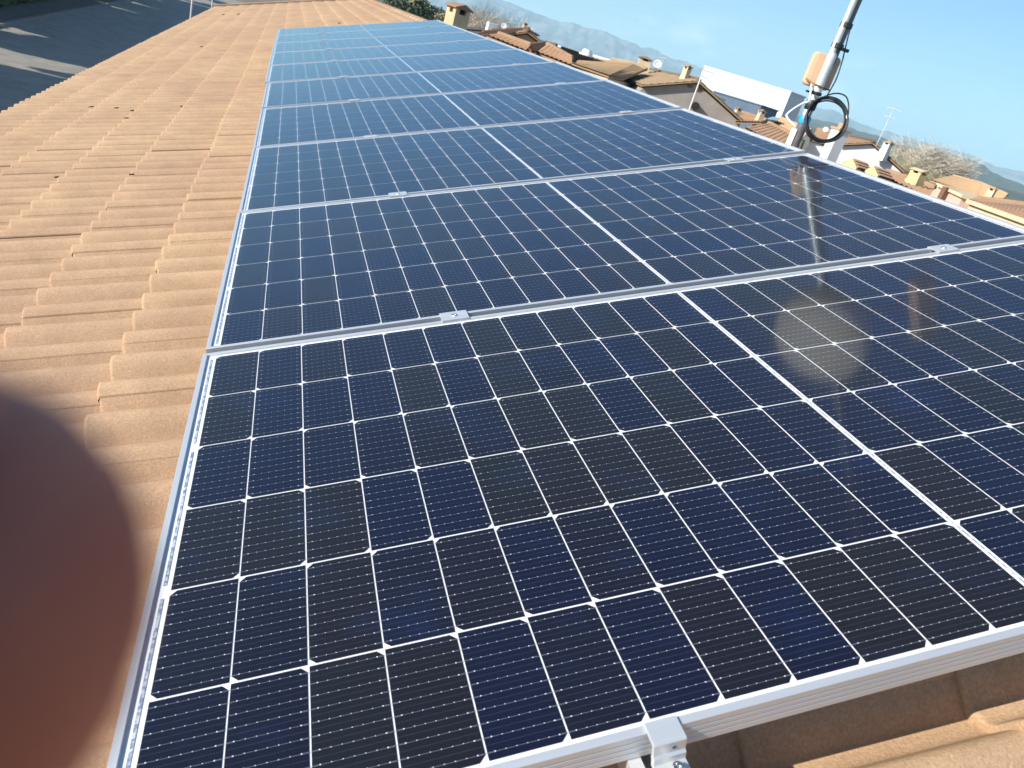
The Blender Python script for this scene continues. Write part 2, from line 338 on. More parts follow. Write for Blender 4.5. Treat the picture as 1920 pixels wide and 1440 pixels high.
def make_panel():
    p = empty('solar_panel')
    # frame: four extruded bars with a stepped lip and grooved outer wall
    def section():   # (inward distance, height), outer wall down, closed
        g = []
        for z in (-.010, -.018, -.026): g += [(0, z+.0012), (.0008, z+.0006), (.0008, z-.0006), (0, z-.0012)]
        return [(.0006, 0), (0, -.0006)] + g + [(0, -FH), (.012, -FH), (.012, -FH+.0016), (.002, -FH+.0016), (.002, -.0078), (.0095, -.0078), (.0095, -.0005), (.009, 0)]
    S = section(); verts = []; faces = []; n = len(S)
    corners = [((0, 0), (1, 1)), ((PL, 0), (-1, 1)), ((PL, PW), (-1, -1)), ((0, PW), (1, -1))]
    for (c, d) in corners:
        for (s_, z) in S: verts.append((c[0]+d[0]*s_, c[1]+d[1]*s_, z))
    for k in range(4):
        a = k*n; b = ((k+1) % 4)*n
        for j in range(n): j2 = (j+1) % n; faces.append((a+j, b+j, b+j2, a+j2))
    me = bpy.data.meshes.new('frame'); me.from_pydata(verts, [], faces); me.materials.append(M_FRAME)
    bm = bmesh.new(); bm.from_mesh(me); bmesh.ops.recalc_face_normals(bm, faces=bm.faces); bm.to_mesh(me); bm.free()
    fo = bpy.data.objects.new('frame', me); col.objects.link(fo); fo.parent = p
    # backsheet slab
    mb = MB(); mb.box((.0021, .0021, -.0076), (PL-.0021, PW-.0021, -.0045)); mb.build('backsheet', M_BACK, p)
    mb = MB(); e = .0094; mb.quad((e, e, -.0018), (PL-e, e, -.0018), (PL-e, PW-e, -.0018), (e, PW-e, -.0018)); mb.build('glass', M_GLASS, p)
    # cells
    verts = []; faces = []; ids = []; ch = .0075; cw = PA-.0020; chh = PB-.0026; z = -.0040
    def x0(i): return MU + i*PA + (PC_ if i >= 12 else 0) + .0010
    for r in range(6):
        y = MV + r*PB + .0013
        for i in range(24):
            x = x0(i); b = len(verts)
            side = (r % 2 == 0)                      # chamfered corners alternate row by row
            if i >= 12: side = not side
            if side: P = [(x, y), (x+cw-ch, y), (x+cw, y+ch), (x+cw, y+chh-ch), (x+cw-ch, y+chh), (x, y+chh)]
            else: P = [(x+ch, y), (x+cw, y), (x+cw, y+chh), (x+ch, y+chh), (x, y+chh-ch), (x, y+ch)]
            verts += [(a, c, z) for a, c in P]; faces.append(tuple(range(b, b+6))); ids.append(r*24+i+.5)
    me = bpy.data.meshes.new('cells'); me.from_pydata(verts, [], faces); me.materials.append(M_CELL)
    at = me.attributes.new('cell_id', 'FLOAT', 'FACE'); at.data.foreach_set('value', ids)
    c = bpy.data.objects.new('cells', me); col.objects.link(c); c.parent = p
    # busbar wires with solder dots
    mb = MB(); z1 = -.0037; z2 = -.0034
    for r in range(6):
        for b in range(10):
            y = MV + r*PB + .0013 + (b+.5)*.01652
            for i in range(24):
                xa = x0(i); xb = xa+cw
                mb.quad((xa-.0008, y-.00019, z1), (xb+.0008, y-.00019, z1), (xb+.0008, y+.00019, z1), (xa-.0008, y+.00019, z1))
                # flattened loops where the wire dives between cells
                for e0, e1 in ((xa-.0002, xa+.0075), (xb-.0075, xb+.0002)):
                    for s_ in (-1, 1):
                        mb.quad((e0, y+s_*.0006-.00009, z1), (e1, y+s_*.0006-.00009, z1), (e1, y+s_*.0006+.00009, z1), (e0, y+s_*.0006+.00009, z1))
                for d in range(7):
                    xx = xa+.008+d*.0111; q = .00095 if d in (0, 6) else .00068
                    mb.poly([(xx-q, y, z2), (xx-q*.4, y-q*.75, z2), (xx+q*.4, y-q*.75, z2), (xx+q, y, z2), (xx+q*.4, y+q*.75, z2), (xx-q*.4, y+q*.75, z2)])
    bo = mb.build('busbars', M_WIRE, p); bo.data.materials.append(M_DOT)
    bo.data.polygons.foreach_set('material_index', [1 if len(f) == 6 else 0 for f in mb.f])
    # ribbons joining pairs of rows at both ends and down the middle
    mb = MB()
    for pr in range(3):
        y0 = MV + pr*2*PB + .012; y1 = y0 + 2*PB - .024
        for xx in (.0165, PL-.0205):
            mb = MB(); mb.quad((xx, y0, z1), (xx+.004, y0, z1), (xx+.004, y1, z1), (xx, y1, z1)); mb.build('ribbon', M_RIB, p)
    mb = MB()
    xc = MU+12*PA+PC_/2
    mb.quad((xc-.0012, MV+.006, z1), (xc+.0012, MV+.006, z1), (xc+.0012, PW-MV-.006, z1), (xc-.0012, PW-MV-.006, z1))
    mb.build('ribbon', M_RIB, p)
    return p
ZL = [0, 0, -.0062, -.0159, -.0054, .0027, .0044, .0032, .003, .0024, .0033]
ZR = [0, 0, -.0047, .0009, .0025, .0027, .0033, .0012, .001, .0021, .0014]
DU = [0, .0032, .0044, .0037, .0056, -.0053, -.0084, -.009, -.0072, -.0023]
panel0 = make_panel()
plabels = ['nearest solar panel, largest in view, filling the bottom of the photo',
           'second solar panel from the front, dark navy cells, mast reflected in its right end',
           'third solar panel from the front, the nearest of the lighter steel blue ones',
           'fourth solar panel from the front, steel blue, beside the mast foot',
           'fifth solar panel from the front, mid blue, ending near the grey gable',
           'sixth solar panel counting from the front, pale blue with visible cell grid',
           'seventh solar panel counting from the front, pale sky blue sliver',
           'eighth solar panel, third from the far end of the row',
           'ninth solar panel, next to last of the row',
           'farthest solar panel, thinnest sliver against the bare tiles']
for i in range(10):
    p = panel0 if i == 0 else copy_tree(panel0)
    v0 = i*PITCH - MV; p0 = A(-MU+DU[i], v0, ZL[i]); p1 = A(-MU+DU[i]+PL, v0, ZR[i]); p2 = A(-MU+DU[i], v0+PW, ZL[i+1])
    p3 = A(-MU+DU[i]+PL, v0+PW, ZR[i+1])
    ex = ((p1-p0)+(p3-p2)).normalized(); ey = ((p2-p0)+(p3-p1)); ey = (ey-ex*ey.dot(ex)).normalized(); ez = ex.cross(ey)
    M = Matrix((ex, ey, ez)).transposed().to_4x4(); M.translation = (p0+p1+p2+p3)/4 - ex*PL/2 - ey*PW/2
    p.matrix_world = M
    tag(p, plabels[i], 'solar panel', 'solar panels laid in one row up the roof')
    p['category'] = 'solar panel'

# mounting rails
RU = (.497, 1.752)
for k, u in enumerate(RU):
    mb = MB(); a = .02; z0, z1 = -FH-.042, -FH-.0015
    v0, v1 = -MV-.075, 9*PITCH+PW+.04
    S = [(-a, z0), (a, z0), (a, z1), (.006, z1), (.006, z1-.006), (.014, z1-.006), (.014, z0+.004), (-.014, z0+.004), (-.014, z1-.006), (-.006, z1-.006), (-.006, z1), (-a, z1)]
    mb.prism([A(u+x, v0, z) for x, z in S], AV*(v1-v0))
    o = mb.build('mounting_rail', M_RAIL)
    tag(o, ['aluminium rail under the left third of the panels, its end showing below the end clamp', 'aluminium rail hidden under the right third of the panels'][k], 'rail', 'rails carrying the solar panels')
# roof hooks so that the rails stand on the tiles
for u in RU:
    for j in range(9):
        v = .3 + j*1.2
        mb = MB(); mb.box((-.015, -.02, -.155), (.015, -.014, -FH-.044)); mb.box((-.015, -.02, -.155), (.10, -.014, -.149)); mb.v = [RM(u+.0, v) @ x for x in mb.v]
        o = mb.build('roof_hook', M_RAIL); tag(o, 'bent metal roof hook hidden beneath the panels holding a rail', 'roof hook', 'roof hooks under the rails')
# mid clamps on the seams
def mid_clamp():
    t = empty('mid_clamp')
    mb = MB(); hw_ = .030; mb.prism([(-hw_, -.021, .0002), (-hw_, -.021, .0030), (-hw_, -.0075, .0034), (-hw_, -.006, .0026), (-hw_, .006, .0026), (-hw_, .0075, .0034), (-hw_, .021, .0030), (-hw_, .021, .0002)], (2*hw_, 0, 0))
    mb.box((-hw_, -.008, -.03), (hw_, -.006, .0003)); mb.box((-hw_, .006, -.03), (hw_, .008, .0003))
    mb.build('plate', M_CLAMP, t, bevel=.0005)
    mb = MB()
    R0, R1, h0, h1 = .0065, .0035, .0026, .0085
    for k in range(20):
        a0 = 2*math.pi*k/20; a1 = 2*math.pi*(k+1)/20
        c0, s0, c1, s1 = math.cos(a0), math.sin(a0), math.cos(a1), math.sin(a1)
        mb.quad((R0*c0, R0*s0, h0-.002), (R0*c1, R0*s1, h0-.002), (R0*c1, R0*s1, .0045), (R0*c0, R0*s0, .0045))
        mb.quad((R0*c0, R0*s0, .0045), (R0*c1, R0*s1, .0045), (R1*c1, R1*s1, .0045), (R1*c0, R1*s0, .0045))
        mb.quad((R1*c0, R1*s0, .0045), (R1*c1, R1*s1, .0045), (R1*c1, R1*s1, .001), (R1*c0, R1*s0, .001))
    mb.poly([(R1*math.cos(2*math.pi*k/6), R1*math.sin(2*math.pi*k/6), .001) for k in range(6)])
    mb.build('bolt', M_STEEL, t)
    return t
mc = mid_clamp(); first = True
ords = ['first', 'second', 'third', 'fourth', 'fifth', 'sixth', 'seventh', 'eighth', 'ninth']
for i in range(9):
    for k, u in enumerate(RU):
        t = mc if first else copy_tree(mc); first = False
        vs_ = i*PITCH - MV + PW + (PITCH-PW)/2
        z = (ZL[i+1]*(1-u/2.04)+ZR[i+1]*u/2.04)
        t.matrix_world = RM(u+DU[i], vs_, z+.0006)
        tag(t, '%s clamp on the %s panel joint from the front' % (['left', 'right'][k], ords[i]), 'clamp', 'mid clamps between the solar panels')
# end clamps on the near edge
def end_clamp():
    t = empty('end_clamp'); h = .0175
    # profile (y outward is negative), z
    S = [(.009, .0003), (.009, .0030), (-.0155, .0030), (-.0175, .0012), (-.0168, -.0145), (-.0195, -.0172), (-.0190, -.0270), (-.0395, -.0270), (-.0410, -.0285), (-.0410, -.0318), (-.0135, -.0318), (-.0125, -.0030), (-.0005, -.0030), (-.0005, .0003)]
    mb = MB(); mb.prism([(-h, y, z) for y, z in S], (2*h, 0, 0)); mb.build('bracket', M_CLAMP, t, bevel=.0004)
    mb = MB(); mb.tube([(.0045, -.0176, -.0070), (.0045, -.0165, -.0070)], .0024, 16); o = mb.build('hole', mat('dark_hole', (.12, .12, .12), .9), t)
    mb = MB(); C0 = Vector((.004, -.0295, -.0270))
    def ring(r0, z0, r1, z1, n=24):
        for k in range(n):
            a0 = 2*math.pi*k/n; a1 = 2*math.pi*(k+1)/n
            mb.quad(C0+Vector((r0*math.cos(a0), r0*math.sin(a0), z0)), C0+Vector((r0*math.cos(a1), r0*math.sin(a1), z0)), C0+Vector((r1*math.cos(a1), r1*math.sin(a1), z1)), C0+Vector((r1*math.cos(a0), r1*math.sin(a0), z1)))
    ring(.0058, 0, .0058, .0078); ring(.0058, .0078, .0052, .0085); ring(.0052, .0085, .0034, .0085); ring(.0034, .0085, .0032, .0035, 24)
    mb.poly([C0+Vector((.0037*math.cos(2*math.pi*k/6), .0037*math.sin(2*math.pi*k/6), .0035)) for k in range(6)])
    mb.build('bolt', M_STEEL, t)
    return t
ec = end_clamp(); ec.matrix_world = RM(.5135, -MV, .0008)
tag(ec, 'silver end clamp with a bolt gripping the near frame edge', 'clamp', 'end clamps at the near edge')
ec2 = copy_tree(ec); ec2.matrix_world = RM(RU[1], -MV, .0008); ec2['label'] = 'silver end clamp farther right on the near frame edge, beyond the frame'

# ------------------------------------------------------------------ mast on the ridge
MX, MY, MZ = 2.156, 2.46, .66
def onmast(z, dx=0, dy=0): return Vector((MX+dx, MY+dy, z))
M_GALV = noisy('galvanised', (.56, .55, .51), (.68, .67, .62), 30, .36, .1, metal=.35)
M_DARKM = noisy('dark_sleeve', (.10, .10, .105), (.16, .16, .16), 20, .5, .1)
M_BLK = mat('black_rubber', (.012, .016, .02), .45)
M_WHT = mat('white_plastic', (.78, .78, .76), .4)
M_BLUE = mat('blue_tape', (.02, .30, .72), .45)
M_ORNG = noisy('peach_plastic', (.62, .40, .26), (.66, .44, .30), 8, .55, .05)
mast = empty('antenna_mast', (MX, MY, MZ)); tag(mast, 'grey metal antenna mast standing at the ridge right of the panels', 'mast')
def mpart(mb, name, mt, smooth=True, bevel=0):
    o = mb.build(name, mt, smooth=smooth, bevel=bevel); parent_keep(o, mast); return o
vf = (CAM-onmast(1)).normalized(); vf.z = 0; vf.normalize(); rt = Vector((0, 0, 1)).cross(vf).normalized()  # toward camera, image right
def mp_(z, r=0, f=0): return onmast(z) + rt*r + vf*f
mb = MB(); mb.tube([mp_(.56), mp_(.757)], [.0215, .0215], 24); mpart(mb, 'sleeve', M_DARKM)
mb = MB(); mb.tube([mp_(.757), mp_(1.02), mp_(1.03)], [.0190, .0190, .016], 24); mpart(mb, 'lower_tube', M_GALV)
mb = MB(); mb.tube([mp_(.97, .013, -.016), mp_(1.0, .013, -.016), mp_(3.4, .013, -.016)], [.004, .0112, .0112], 20); mpart(mb, 'rear_tube', noisy('dull_tube', (.13, .14, .145), (.20, .21, .22), 20, .45, .1, metal=.3))
mb = MB(); mb.tube([mp_(1.0, -.004), mp_(3.4, -.004)], .0132, 20); mpart(mb, 'upper_tube', M_GALV)
mb = MB(); mb.tube([mp_(.742), mp_(.752), mp_(.770), mp_(.775)], [.0232, .024, .024, .022], 24); mpart(mb, 'tape_band', M_BLUE)
mb = MB(); mb.tube([mp_(.800), mp_(.806), mp_(.835), mp_(.840)], [.021, .0235, .0235, .021], 24); mpart(mb, 'tape_wrap', M_BLK)
for z in (1.048, 1.128):
    mb = MB(); S = [mp_(z, math.cos(a)*.025+.005, math.sin(a)*.025-.009) for a in [2*math.pi*k/16 for k in range(16)]]; mb.prism(S, (0, 0, .020)); mpart(mb, 'clamp', M_BLK, False, .002)
mb = MB(); mb.box((-.012, -.006, 0), (.02, .006, .012), Matrix.Translation(mp_(1.045, .036, .0))); mpart(mb, 'clamp_bolt', M_BLK, False)
mb = MB(); S = [mp_(.862, math.cos(a)*.024, math.sin(a)*.024) for a in [2*math.pi*k/20 for k in range(20)]]; mb.prism(S, (0, 0, .012)); mb.box((-.05, -.004, .862), (-.026, .004, .870), Matrix.Translation(mp_(0))); mpart(mb, 'hose_clip', M_BLK, False, .001)
# wall plate flashing at the foot
mb = MB(); S = [mp_(.56, -.036, .012), mp_(.56, -.012, .026), mp_(.56, -.012, -.01), mp_(.56, -.036, -.01)]; mb.prism(S, (0, 0, .155)); mpart(mb, 'bracket', M_WHT, False, .003)
# panel antenna
def rbox(w_, h_, d_, curve, nx=12):
    """box with rounded outline in x-z and a bowed front"""
    mb = MB(); out_ = []
    r = .018
    for cx, cz, a0 in ((w_/2-r, h_/2-r, 0), (-w_/2+r, h_/2-r, 90), (-w_/2+r, -h_/2+r, 180), (w_/2-r, -h_/2+r, 270)):
        for k in range(5):
            a = RAD(a0+k*22.5); out_.append((cx+r*math.cos(a), cz+r*math.sin(a)))
    return out_
ant = empty('panel_antenna', mp_(.88)); tag(ant, 'peach coloured flat box antenna fixed behind the mast', 'antenna')
O = rbox(.116, .134, .04, 0)
mb = MB(); n = len(O)
layers = [(-.030, .94), (-.036, 1.0), (-.060, 1.0), (-.074, .93)]
base = mp_(.956, -.003, 0); xr = (rt*math.cos(RAD(-14)) + vf*math.sin(RAD(-14)))
yd = Vector((0, 0, 1)).cross(xr)*-1
if yd.dot(vf) < 0: yd = -yd
for (f_, s_) in layers:
    for (x, z) in O: mb.v.append(base + xr*x*s_ + Vector((0, 0, 1))*z*s_ + yd*(f_ - 1.6*x*x))
for a in range(len(layers)-1):
    for j in range(n): j2 = (j+1) % n; mb.f.append((a*n+j, a*n+j2, (a+1)*n+j2, (a+1)*n+j))
# bowed front and back as strips
for a, rev in ((0, 0), (len(layers)-1, 1)):
    top = a*n
    c0 = [top+j for j in range(0, 10)]; c1 = [top+j for j in range(19, 9, -1)]
    for j in range(9):
        f_ = (c0[j], c0[j+1], c1[j+1], c1[j]); mb.f.append(f_ if rev else f_[::-1])
o = mb.build('housing', M_ORNG, bevel=.003); parent_keep(o, ant)
mb = MB(); mb.tube([base+xr*-.055+yd*-.026+Vector((0, 0, -.044)), base+xr*-.028+yd*-.002+Vector((0, 0, -.055)), base+xr*0+yd*.034+Vector((0, 0, -.06)), base+xr*.03+yd*0+Vector((0, 0, -.06)), base+xr*.055+yd*-.026+Vector((0, 0, -.06))], .0035, 8)
o = mb.build('bracket', noisy('rusty_bracket', (.20, .11, .05), (.30, .17, .08), 60, .6, .1), smooth=True); parent_keep(o, ant)
def spline(pts, k=8):
    P = [Vector(p) for p in pts]; P = [2*P[0]-P[1]] + P + [2*P[-1]-P[-2]]; o = []
    for i in range(1, len(P)-2):
        for j in range(k):
            t = j/k; a, b, c, d = P[i-1:i+3]
            o.append(.5*((2*b)+(c-a)*t+(2*a-5*b+4*c-d)*t*t+(3*b-a-3*c+d)*t**3))
    o.append(P[-2]); return o
zm = (mp_(.95)-CAM).dot(RW[2])
zc = zm-.03
# white lead from the antenna
pts = [PZ(1522, 157, zm+.03), PZ(1520, 172, zc+.02), PZ(1516, 190, zc), PZ(1505, 194, zc), PZ(1488, 204, zc), PZ(1477, 213, zc), PZ(1475, 218, zc), PZ(1481, 227, zc), PZ(1491, 237, zc)]
mb = MB(); mb.tube(spline(pts, 6), .0042, 8); o = mb.build('white_cable', M_WHT, smooth=True); tag(o, 'white lead looping from the box antenna down to the blue tape', 'cable')
# black coil: several loops with their own wobble
coil = empty('cable_coil', PZ(1548, 223, zc)); tag(coil, 'coil of black cable hanging on the right side of the mast', 'cable coil')
rr_ = random.Random(3)
def loop(cx, cy, rx, ry, rot, z=0, th=.0030):
    P = []
    for k in range(40):
        a = 2*math.pi*k/40; x = rx*math.cos(a); y = ry*math.sin(a)
        x, y = x*math.cos(rot)-y*math.sin(rot), x*math.sin(rot)+y*math.cos(rot)
        P.append(PZ(cx+x, cy+y, zc+z+.006*math.sin(a*2+z*200)))
    mb = MB(); mb.tube(P, th, 8, closed=True); return mb
for (cx, cy, rx, ry, rot, z) in ((1549, 222, 35, 41, .25, 0), (1548, 223, 37, 42.5, .3, .005), (1549.5, 225, 38.5, 40.5, .1, -.005), (1546, 226, 36.5, 42, .5, .009), (1551, 224, 39, 42.5, .0, -.009), (1548, 228, 38, 40, .7, .003)):
    o = loop(cx, cy, rx, ry, rot, z).build('loop', M_BLK, smooth=True); parent_keep(o, coil)
for pts in ([(1515, 245), (1511, 225), (1519, 207), (1532, 190), (1548, 180), (1568, 175), (1585, 180), (1591, 195), (1590, 218)],
            [(1513, 250), (1514, 228), (1524, 205), (1540, 187), (1556, 182), (1573, 187), (1586, 202), (1590, 222), (1586, 238)],
            [(1516, 240), (1518, 250), (1530, 262), (1545, 266), (1562, 262), (1580, 247)]):
    mb = MB(); mb.tube(spline([PZ(x, y, zc+.002*i) for i, (x, y) in enumerate(pts)], 6), .0028, 8); o = mb.build('loop', M_BLK, smooth=True); parent_keep(o, coil)
mb = MB(); mb.tube(spline([PZ(1549, 182, zc), PZ(1556, 170, zc), PZ(1568, 148, zc+.02), PZ(1579, 115, zc+.02), PZ(1585, 90, zc+.02), PZ(1594, 55, zc+.03), PZ(1606, 22, zc+.04), mp_(1.5, .03, .0)], 6), .0028, 8)
o = mb.build('riser', M_BLK, smooth=True); parent_keep(o, coil)
mb = MB(); mb.tube([PZ(1587, 216, zc-.012), PZ(1592, 217, zc-.012), PZ(1592, 223, zc-.012), PZ(1587, 222, zc-.012)], .002, 6, closed=True); o = mb.build('cable_tie', M_WHT, smooth=True); parent_keep(o, coil)
# equipment higher on the mast, seen only mirrored in the second panel's glass
dd = empty('dish_antenna', mp_(1.72)); tag(dd, 'round pale antenna high on the mast, seen as a blurred reflection in the glass', 'antenna')
mb = MB(); cc = mp_(1.76, -.02, .06); ax = (vf*1.0 + Vector((0, 0, -.25)) + rt*-.35).normalized(); e1 = ax.orthogonal().normalized(); e2 = ax.cross(e1)
prev = None
for (off, r) in ((-.08, .12), (-.05, .21), (.0, .235), (.05, .235), (.075, .21), (.085, .1), (.087, .002)):
    i0 = len(mb.v)
    for k in range(32): a = 2*math.pi*k/32; mb.v.append(cc+ax*off+(e1*math.cos(a)+e2*math.sin(a))*r)
    if prev is not None:
        for k in range(32): k2 = (k+1) % 32; mb.f.append((prev+k, prev+k2, i0+k2, i0+k))
    prev = i0
o = mb.build('radome', mat('radome_beige', (.86, .74, .60), .5), smooth=True); parent_keep(o, dd)
mb = MB(); mb.tube([mp_(1.70), mp_(1.70, -.01, -.02)], .03, 12); o = mb.build('bracket', M_GALV); parent_keep(o, dd)
mb = MB(); mb.box((-.05, -.03, -.16), (.05, .03, .16), Matrix.Translation(mp_(1.70, .42, .0))); mb.tube([mp_(1.70), mp_(1.70, .40, 0)], .012, 8)
o = mb.build('side_antenna', M_ORNG, bevel=.01); tag(o, 'peach box antenna on a side arm of the mast, seen mirrored in the near panel', 'antenna')

# ------------------------------------------------------------------ street to the left
M_GROUND = noisy('dry_earth', (.16, .13, .09), (.24, .20, .14), .4, .95, .2, 3)
M_ASPH = noisy('road_concrete', (.25, .235, .20), (.34, .315, .265), 1.2, .9, .25, 40)
M_PAVE = noisy('earth_verge', (.11, .10, .08), (.17, .15, .12), 1.5, .95, .3, 20)
def sheet(name, pts, mt, kind='structure', thick=None):
    mb = MB(); mb.poly(pts); o = mb.build(name, mt); tag(o, kind=kind); return o
g = sheet('ground', [(-12000, -9000, GZ-.02), (12000, -9000, GZ-.02), (12000, 12000, GZ-.02), (-12000, 12000, GZ-.02)], M_GROUND)
sheet('road', [(-13.9, -20, GZ), (-1.7, -20, GZ), (-1.7, 140, GZ), (-13.9, 140, GZ)], M_ASPH)
mb = MB(); mb.box((-14.15, -20, GZ-.1), (-13.9, 140, GZ+.13)); o = mb.build('kerb', noisy('kerb_stone', (.20, .19, .18), (.28, .27, .25), 3, .9, .2), bevel=.02); tag(o, kind='structure')
sheet('verge_path', [(-30, -20, GZ+.06), (-14.15, -20, GZ+.06), (-14.15, 140, GZ+.06), (-30, 140, GZ+.06)], M_PAVE)
# ------------------------------------------------------------------ vegetation
def leaf_mat(name, c1, c2):
    m = noisy(name, c1, c2, 1.3, .6, 0, lo=.3, hi=.7, spec=.25); return m
M_LEAF = leaf_mat('leaf_green', (.035, .075, .022), (.09, .14, .04)); M_LEAFD = leaf_mat('leaf_dark', (.022, .045, .020), (.05, .08, .035))
M_TWIG = leaf_mat('bare_twigs', (.50, .43, .33), (.66, .58, .46)); M_OLIVE = leaf_mat('olive_leaf', (.26, .24, .13), (.40, .36, .20))
M_BARK = noisy('bark', (.09, .065, .045), (.16, .12, .085), 8, .9, .5, 20)
def crown_mesh(n, rx, rz, leaf, seed, mode='leaf', lobes=9):
    r = random.Random(seed); mb = MB()
    L_ = [(Vector((r.gauss(0, .42)*rx, r.gauss(0, .42)*rx, r.uniform(-.55, .75)*rz)), r.uniform(.28, .55)) for _ in range(lobes)]
    for _ in range(n):
        c, s_ = r.choice(L_)
        d = Vector((r.gauss(0, 1), r.gauss(0, 1), r.gauss(0, 1))).normalized()*(r.random()**.45)
        p = c + Vector((d.x*rx, d.y*rx, d.z*rz))*s_
        a = Vector((r.gauss(0, 1), r.gauss(0, 1), r.gauss(0, 1))).normalized(); b = a.orthogonal().normalized()
        if mode == 'twig':
            a = (d*.8 + Vector((0, 0, .6)) + a*.9).normalized(); b = a.orthogonal().normalized(); l = leaf*r.uniform(2, 5); w_ = leaf*.06
            mb.quad(p-b*w_, p+b*w_, p+a*l+b*w_*.4, p+a*l-b*w_*.4)
        else:
            l = leaf*r.uniform(.6, 1.3); mb.quad(p-a*l*.5-b*l*.35, p+a*l*.5-b*l*.2, p+a*l*.6+b*l*.3, p-a*l*.4+b*l*.35)
    return mb
def trunk_mesh(h, r0, seed, spread=1.0, limbs=6):
    r = random.Random(seed); mb = MB(); top = Vector((r.uniform(-.2, .2), r.uniform(-.2, .2), h))
    mid = Vector((r.uniform(-.15, .15), r.uniform(-.15, .15), h*.5)); mb.tube([Vector((0, 0, -.1)), mid, top], [r0, r0*.75, r0*.4], 8)
    for k in range(limbs):
        a = 2*math.pi*k/limbs + r.random(); s_ = h*r.uniform(.45, .9); b = mid.lerp(top, max(0, (s_/h-.5)*2)); e = b+Vector((math.cos(a)*spread, math.sin(a)*spread, spread*r.uniform(.5, 1.3)))
        mb.tube([b, b.lerp(e, .5)+Vector((0, 0, .1)), e], [r0*.35, r0*.22, r0*.08], 6)
    return mb
def tree(name, loc, h, rx, n, leaf, seed, mt, label, group=None, mode='leaf', cat='tree', tr=.16):
    t = empty(name, loc); rz = h*.36; cz = h-rz*1.02
    trunk_mesh(h*.7, tr, seed, rx*.6).build('trunk', M_BARK, t, smooth=True)
    c = crown_mesh(n, rx, rz, leaf, seed+50, mode).build('crown', mt, t); c.location = (0, 0, cz)
    tag(t, label, cat, group); return t
# street trees beyond the kerb, whose shade falls over the road
street = [(-22, 13, 1.0, 1.0), (-21.5, 20, 1.0, 1.0), (-21, 27.6, .95, 1.05), (-21, 35.2, .66, 1.1), (-20.6, 45.4, .92, 1.1), (-21.5, 50.5, 1, 1.05), (-20, 55, 1, 1.1), (-21.5, 60.5, 1, 1.05), (-20.5, 66, 1, 1.1), (-21.5, 72, 1, 1.05), (-20.5, 78, 1, 1.15), (-21.5, 85, 1, 1.05), (-20.5, 92, 1, 1.1), (-21.5, 100, 1.1, 1.05), (-21, 109, 1.1, 1.1), (-21, 119, 1.1, 1.1), (-26.5, 17, 1.1, 1.2), (-26, 24.5, 1, 1.2), (-26.5, 31.6, .85, 1.2), (-26, 44.3, 1.05, 1.25), (-27, 50, 1.1, 1.2), (-26, 57, 1.1, 1.25), (-27, 64, 1.1, 1.2), (-26, 71, 1.1, 1.25), (-27, 79, 1.1, 1.2), (-26, 88, 1.2, 1.2), (-27, 98, 1.2, 1.2)]
t0 = None
for i, (x, y, sc_, h) in enumerate(street):
    if t0 is None:
        t0 = tree('street_tree', (x, y, GZ), 10, 3.3, 17000, .42, 5, M_LEAF, '', 'trees beyond the far kerb of the street', tr=.2); t = t0
    else: t = copy_tree(t0)
    t.location = (x, y, GZ); t.rotation_euler = (0, 0, i*1.3); t.scale = (sc_, sc_, h)
    tag(t, 'leafy tree beyond the street, out of frame, shading the road', 'tree', 'trees beyond the far kerb of the street')
# hedge
r = random.Random(11); mb = MB()
for _ in range(26000):
    y = r.uniform(28, 100); x = -15.9-1.9*r.random()**.8; z = GZ+.1+r.random()**.6*1.25*(.8+.25*math.sin(y*1.3)+.15*math.sin(y*3.7))
    a = Vector((r.gauss(0, 1), r.gauss(0, 1), r.gauss(0, 1))).normalized(); b = a.orthogonal(); l = .13
    p = Vector((x, y, z)); mb.quad(p-a*l-b*l*.6, p+a*l-b*l*.6, p+a*l+b*l*.6, p-a*l+b*l*.6)
o = mb.build('hedge', M_LEAF); tag(o, 'low green hedge along the far side of the shaded street', 'hedge')
M_POST = mat('white_post', (.7, .7, .7), .5)
def pole(name, p, h, r_, label, arm=0, group='pale posts beside the street'):
    t = empty(name, p); mb = MB(); mb.tube([(0, 0, 0), (0, 0, h)], [r_, r_*.7], 10); mb.build('post', M_POST, t, smooth=True)
    mb = MB(); mb.box((-.16, -.16, 0), (.16, .16, .05)); mb.build('base_plate', M_POST, t)
    if arm:
        mb = MB(); mb.tube([(0, 0, h-.1), (-arm*.5, 0, h+.15), (-arm, 0, h+.2)], .03, 8); mb.build('arm', M_POST, t, smooth=True)
        mb = MB(); mb.box((-arm-.5, -.12, h+.14), (-arm, .12, h+.24)); mb.build('lamp_head', M_POST, t, bevel=.03)
    tag(t, label, 'post', group); return t
pole('street_post', (-4.6, 46, GZ), 5.25, .05, 'pale thin post in front of the shaded road, the nearer of two')
pole('street_post', (-4.9, 62, GZ), 5.9, .05, 'pale thin post at the top edge, just left of the roof end')

# ------------------------------------------------------------------ neighbouring houses beyond the ridge
def house_tile(name, c, c2): 
    m = noisy(name, c, c2, 1.6, .9, .35, 40, lo=.3, hi=.7); return m
MT_OR = house_tile('tile_orange', (.34, .205, .125), (.45, .29, .185)); MT_BR = house_tile('tile_brown', (.36, .25, .15), (.50, .36, .22)); MT_PL = house_tile('tile_pale', (.50, .33, .19), (.60, .42, .26))
MW_OR = noisy('wall_ochre', (.62, .42, .24), (.70, .49, .30), 1.5, .9, .1); MW_GR = noisy('wall_grey', (.36, .33, .30), (.46, .43, .39), .8, .9, .1)
MW_WH = noisy('wall_white', (.80, .80, .80), (.86, .86, .86), 1, .8, .05); MW_CR = noisy('wall_cream', (.74, .58, .38), (.80, .66, .46), 1.5, .9, .1); MW_YE = noisy('wall_yellow', (.80, .64, .28), (.84, .70, .36), 2, .9, .05)
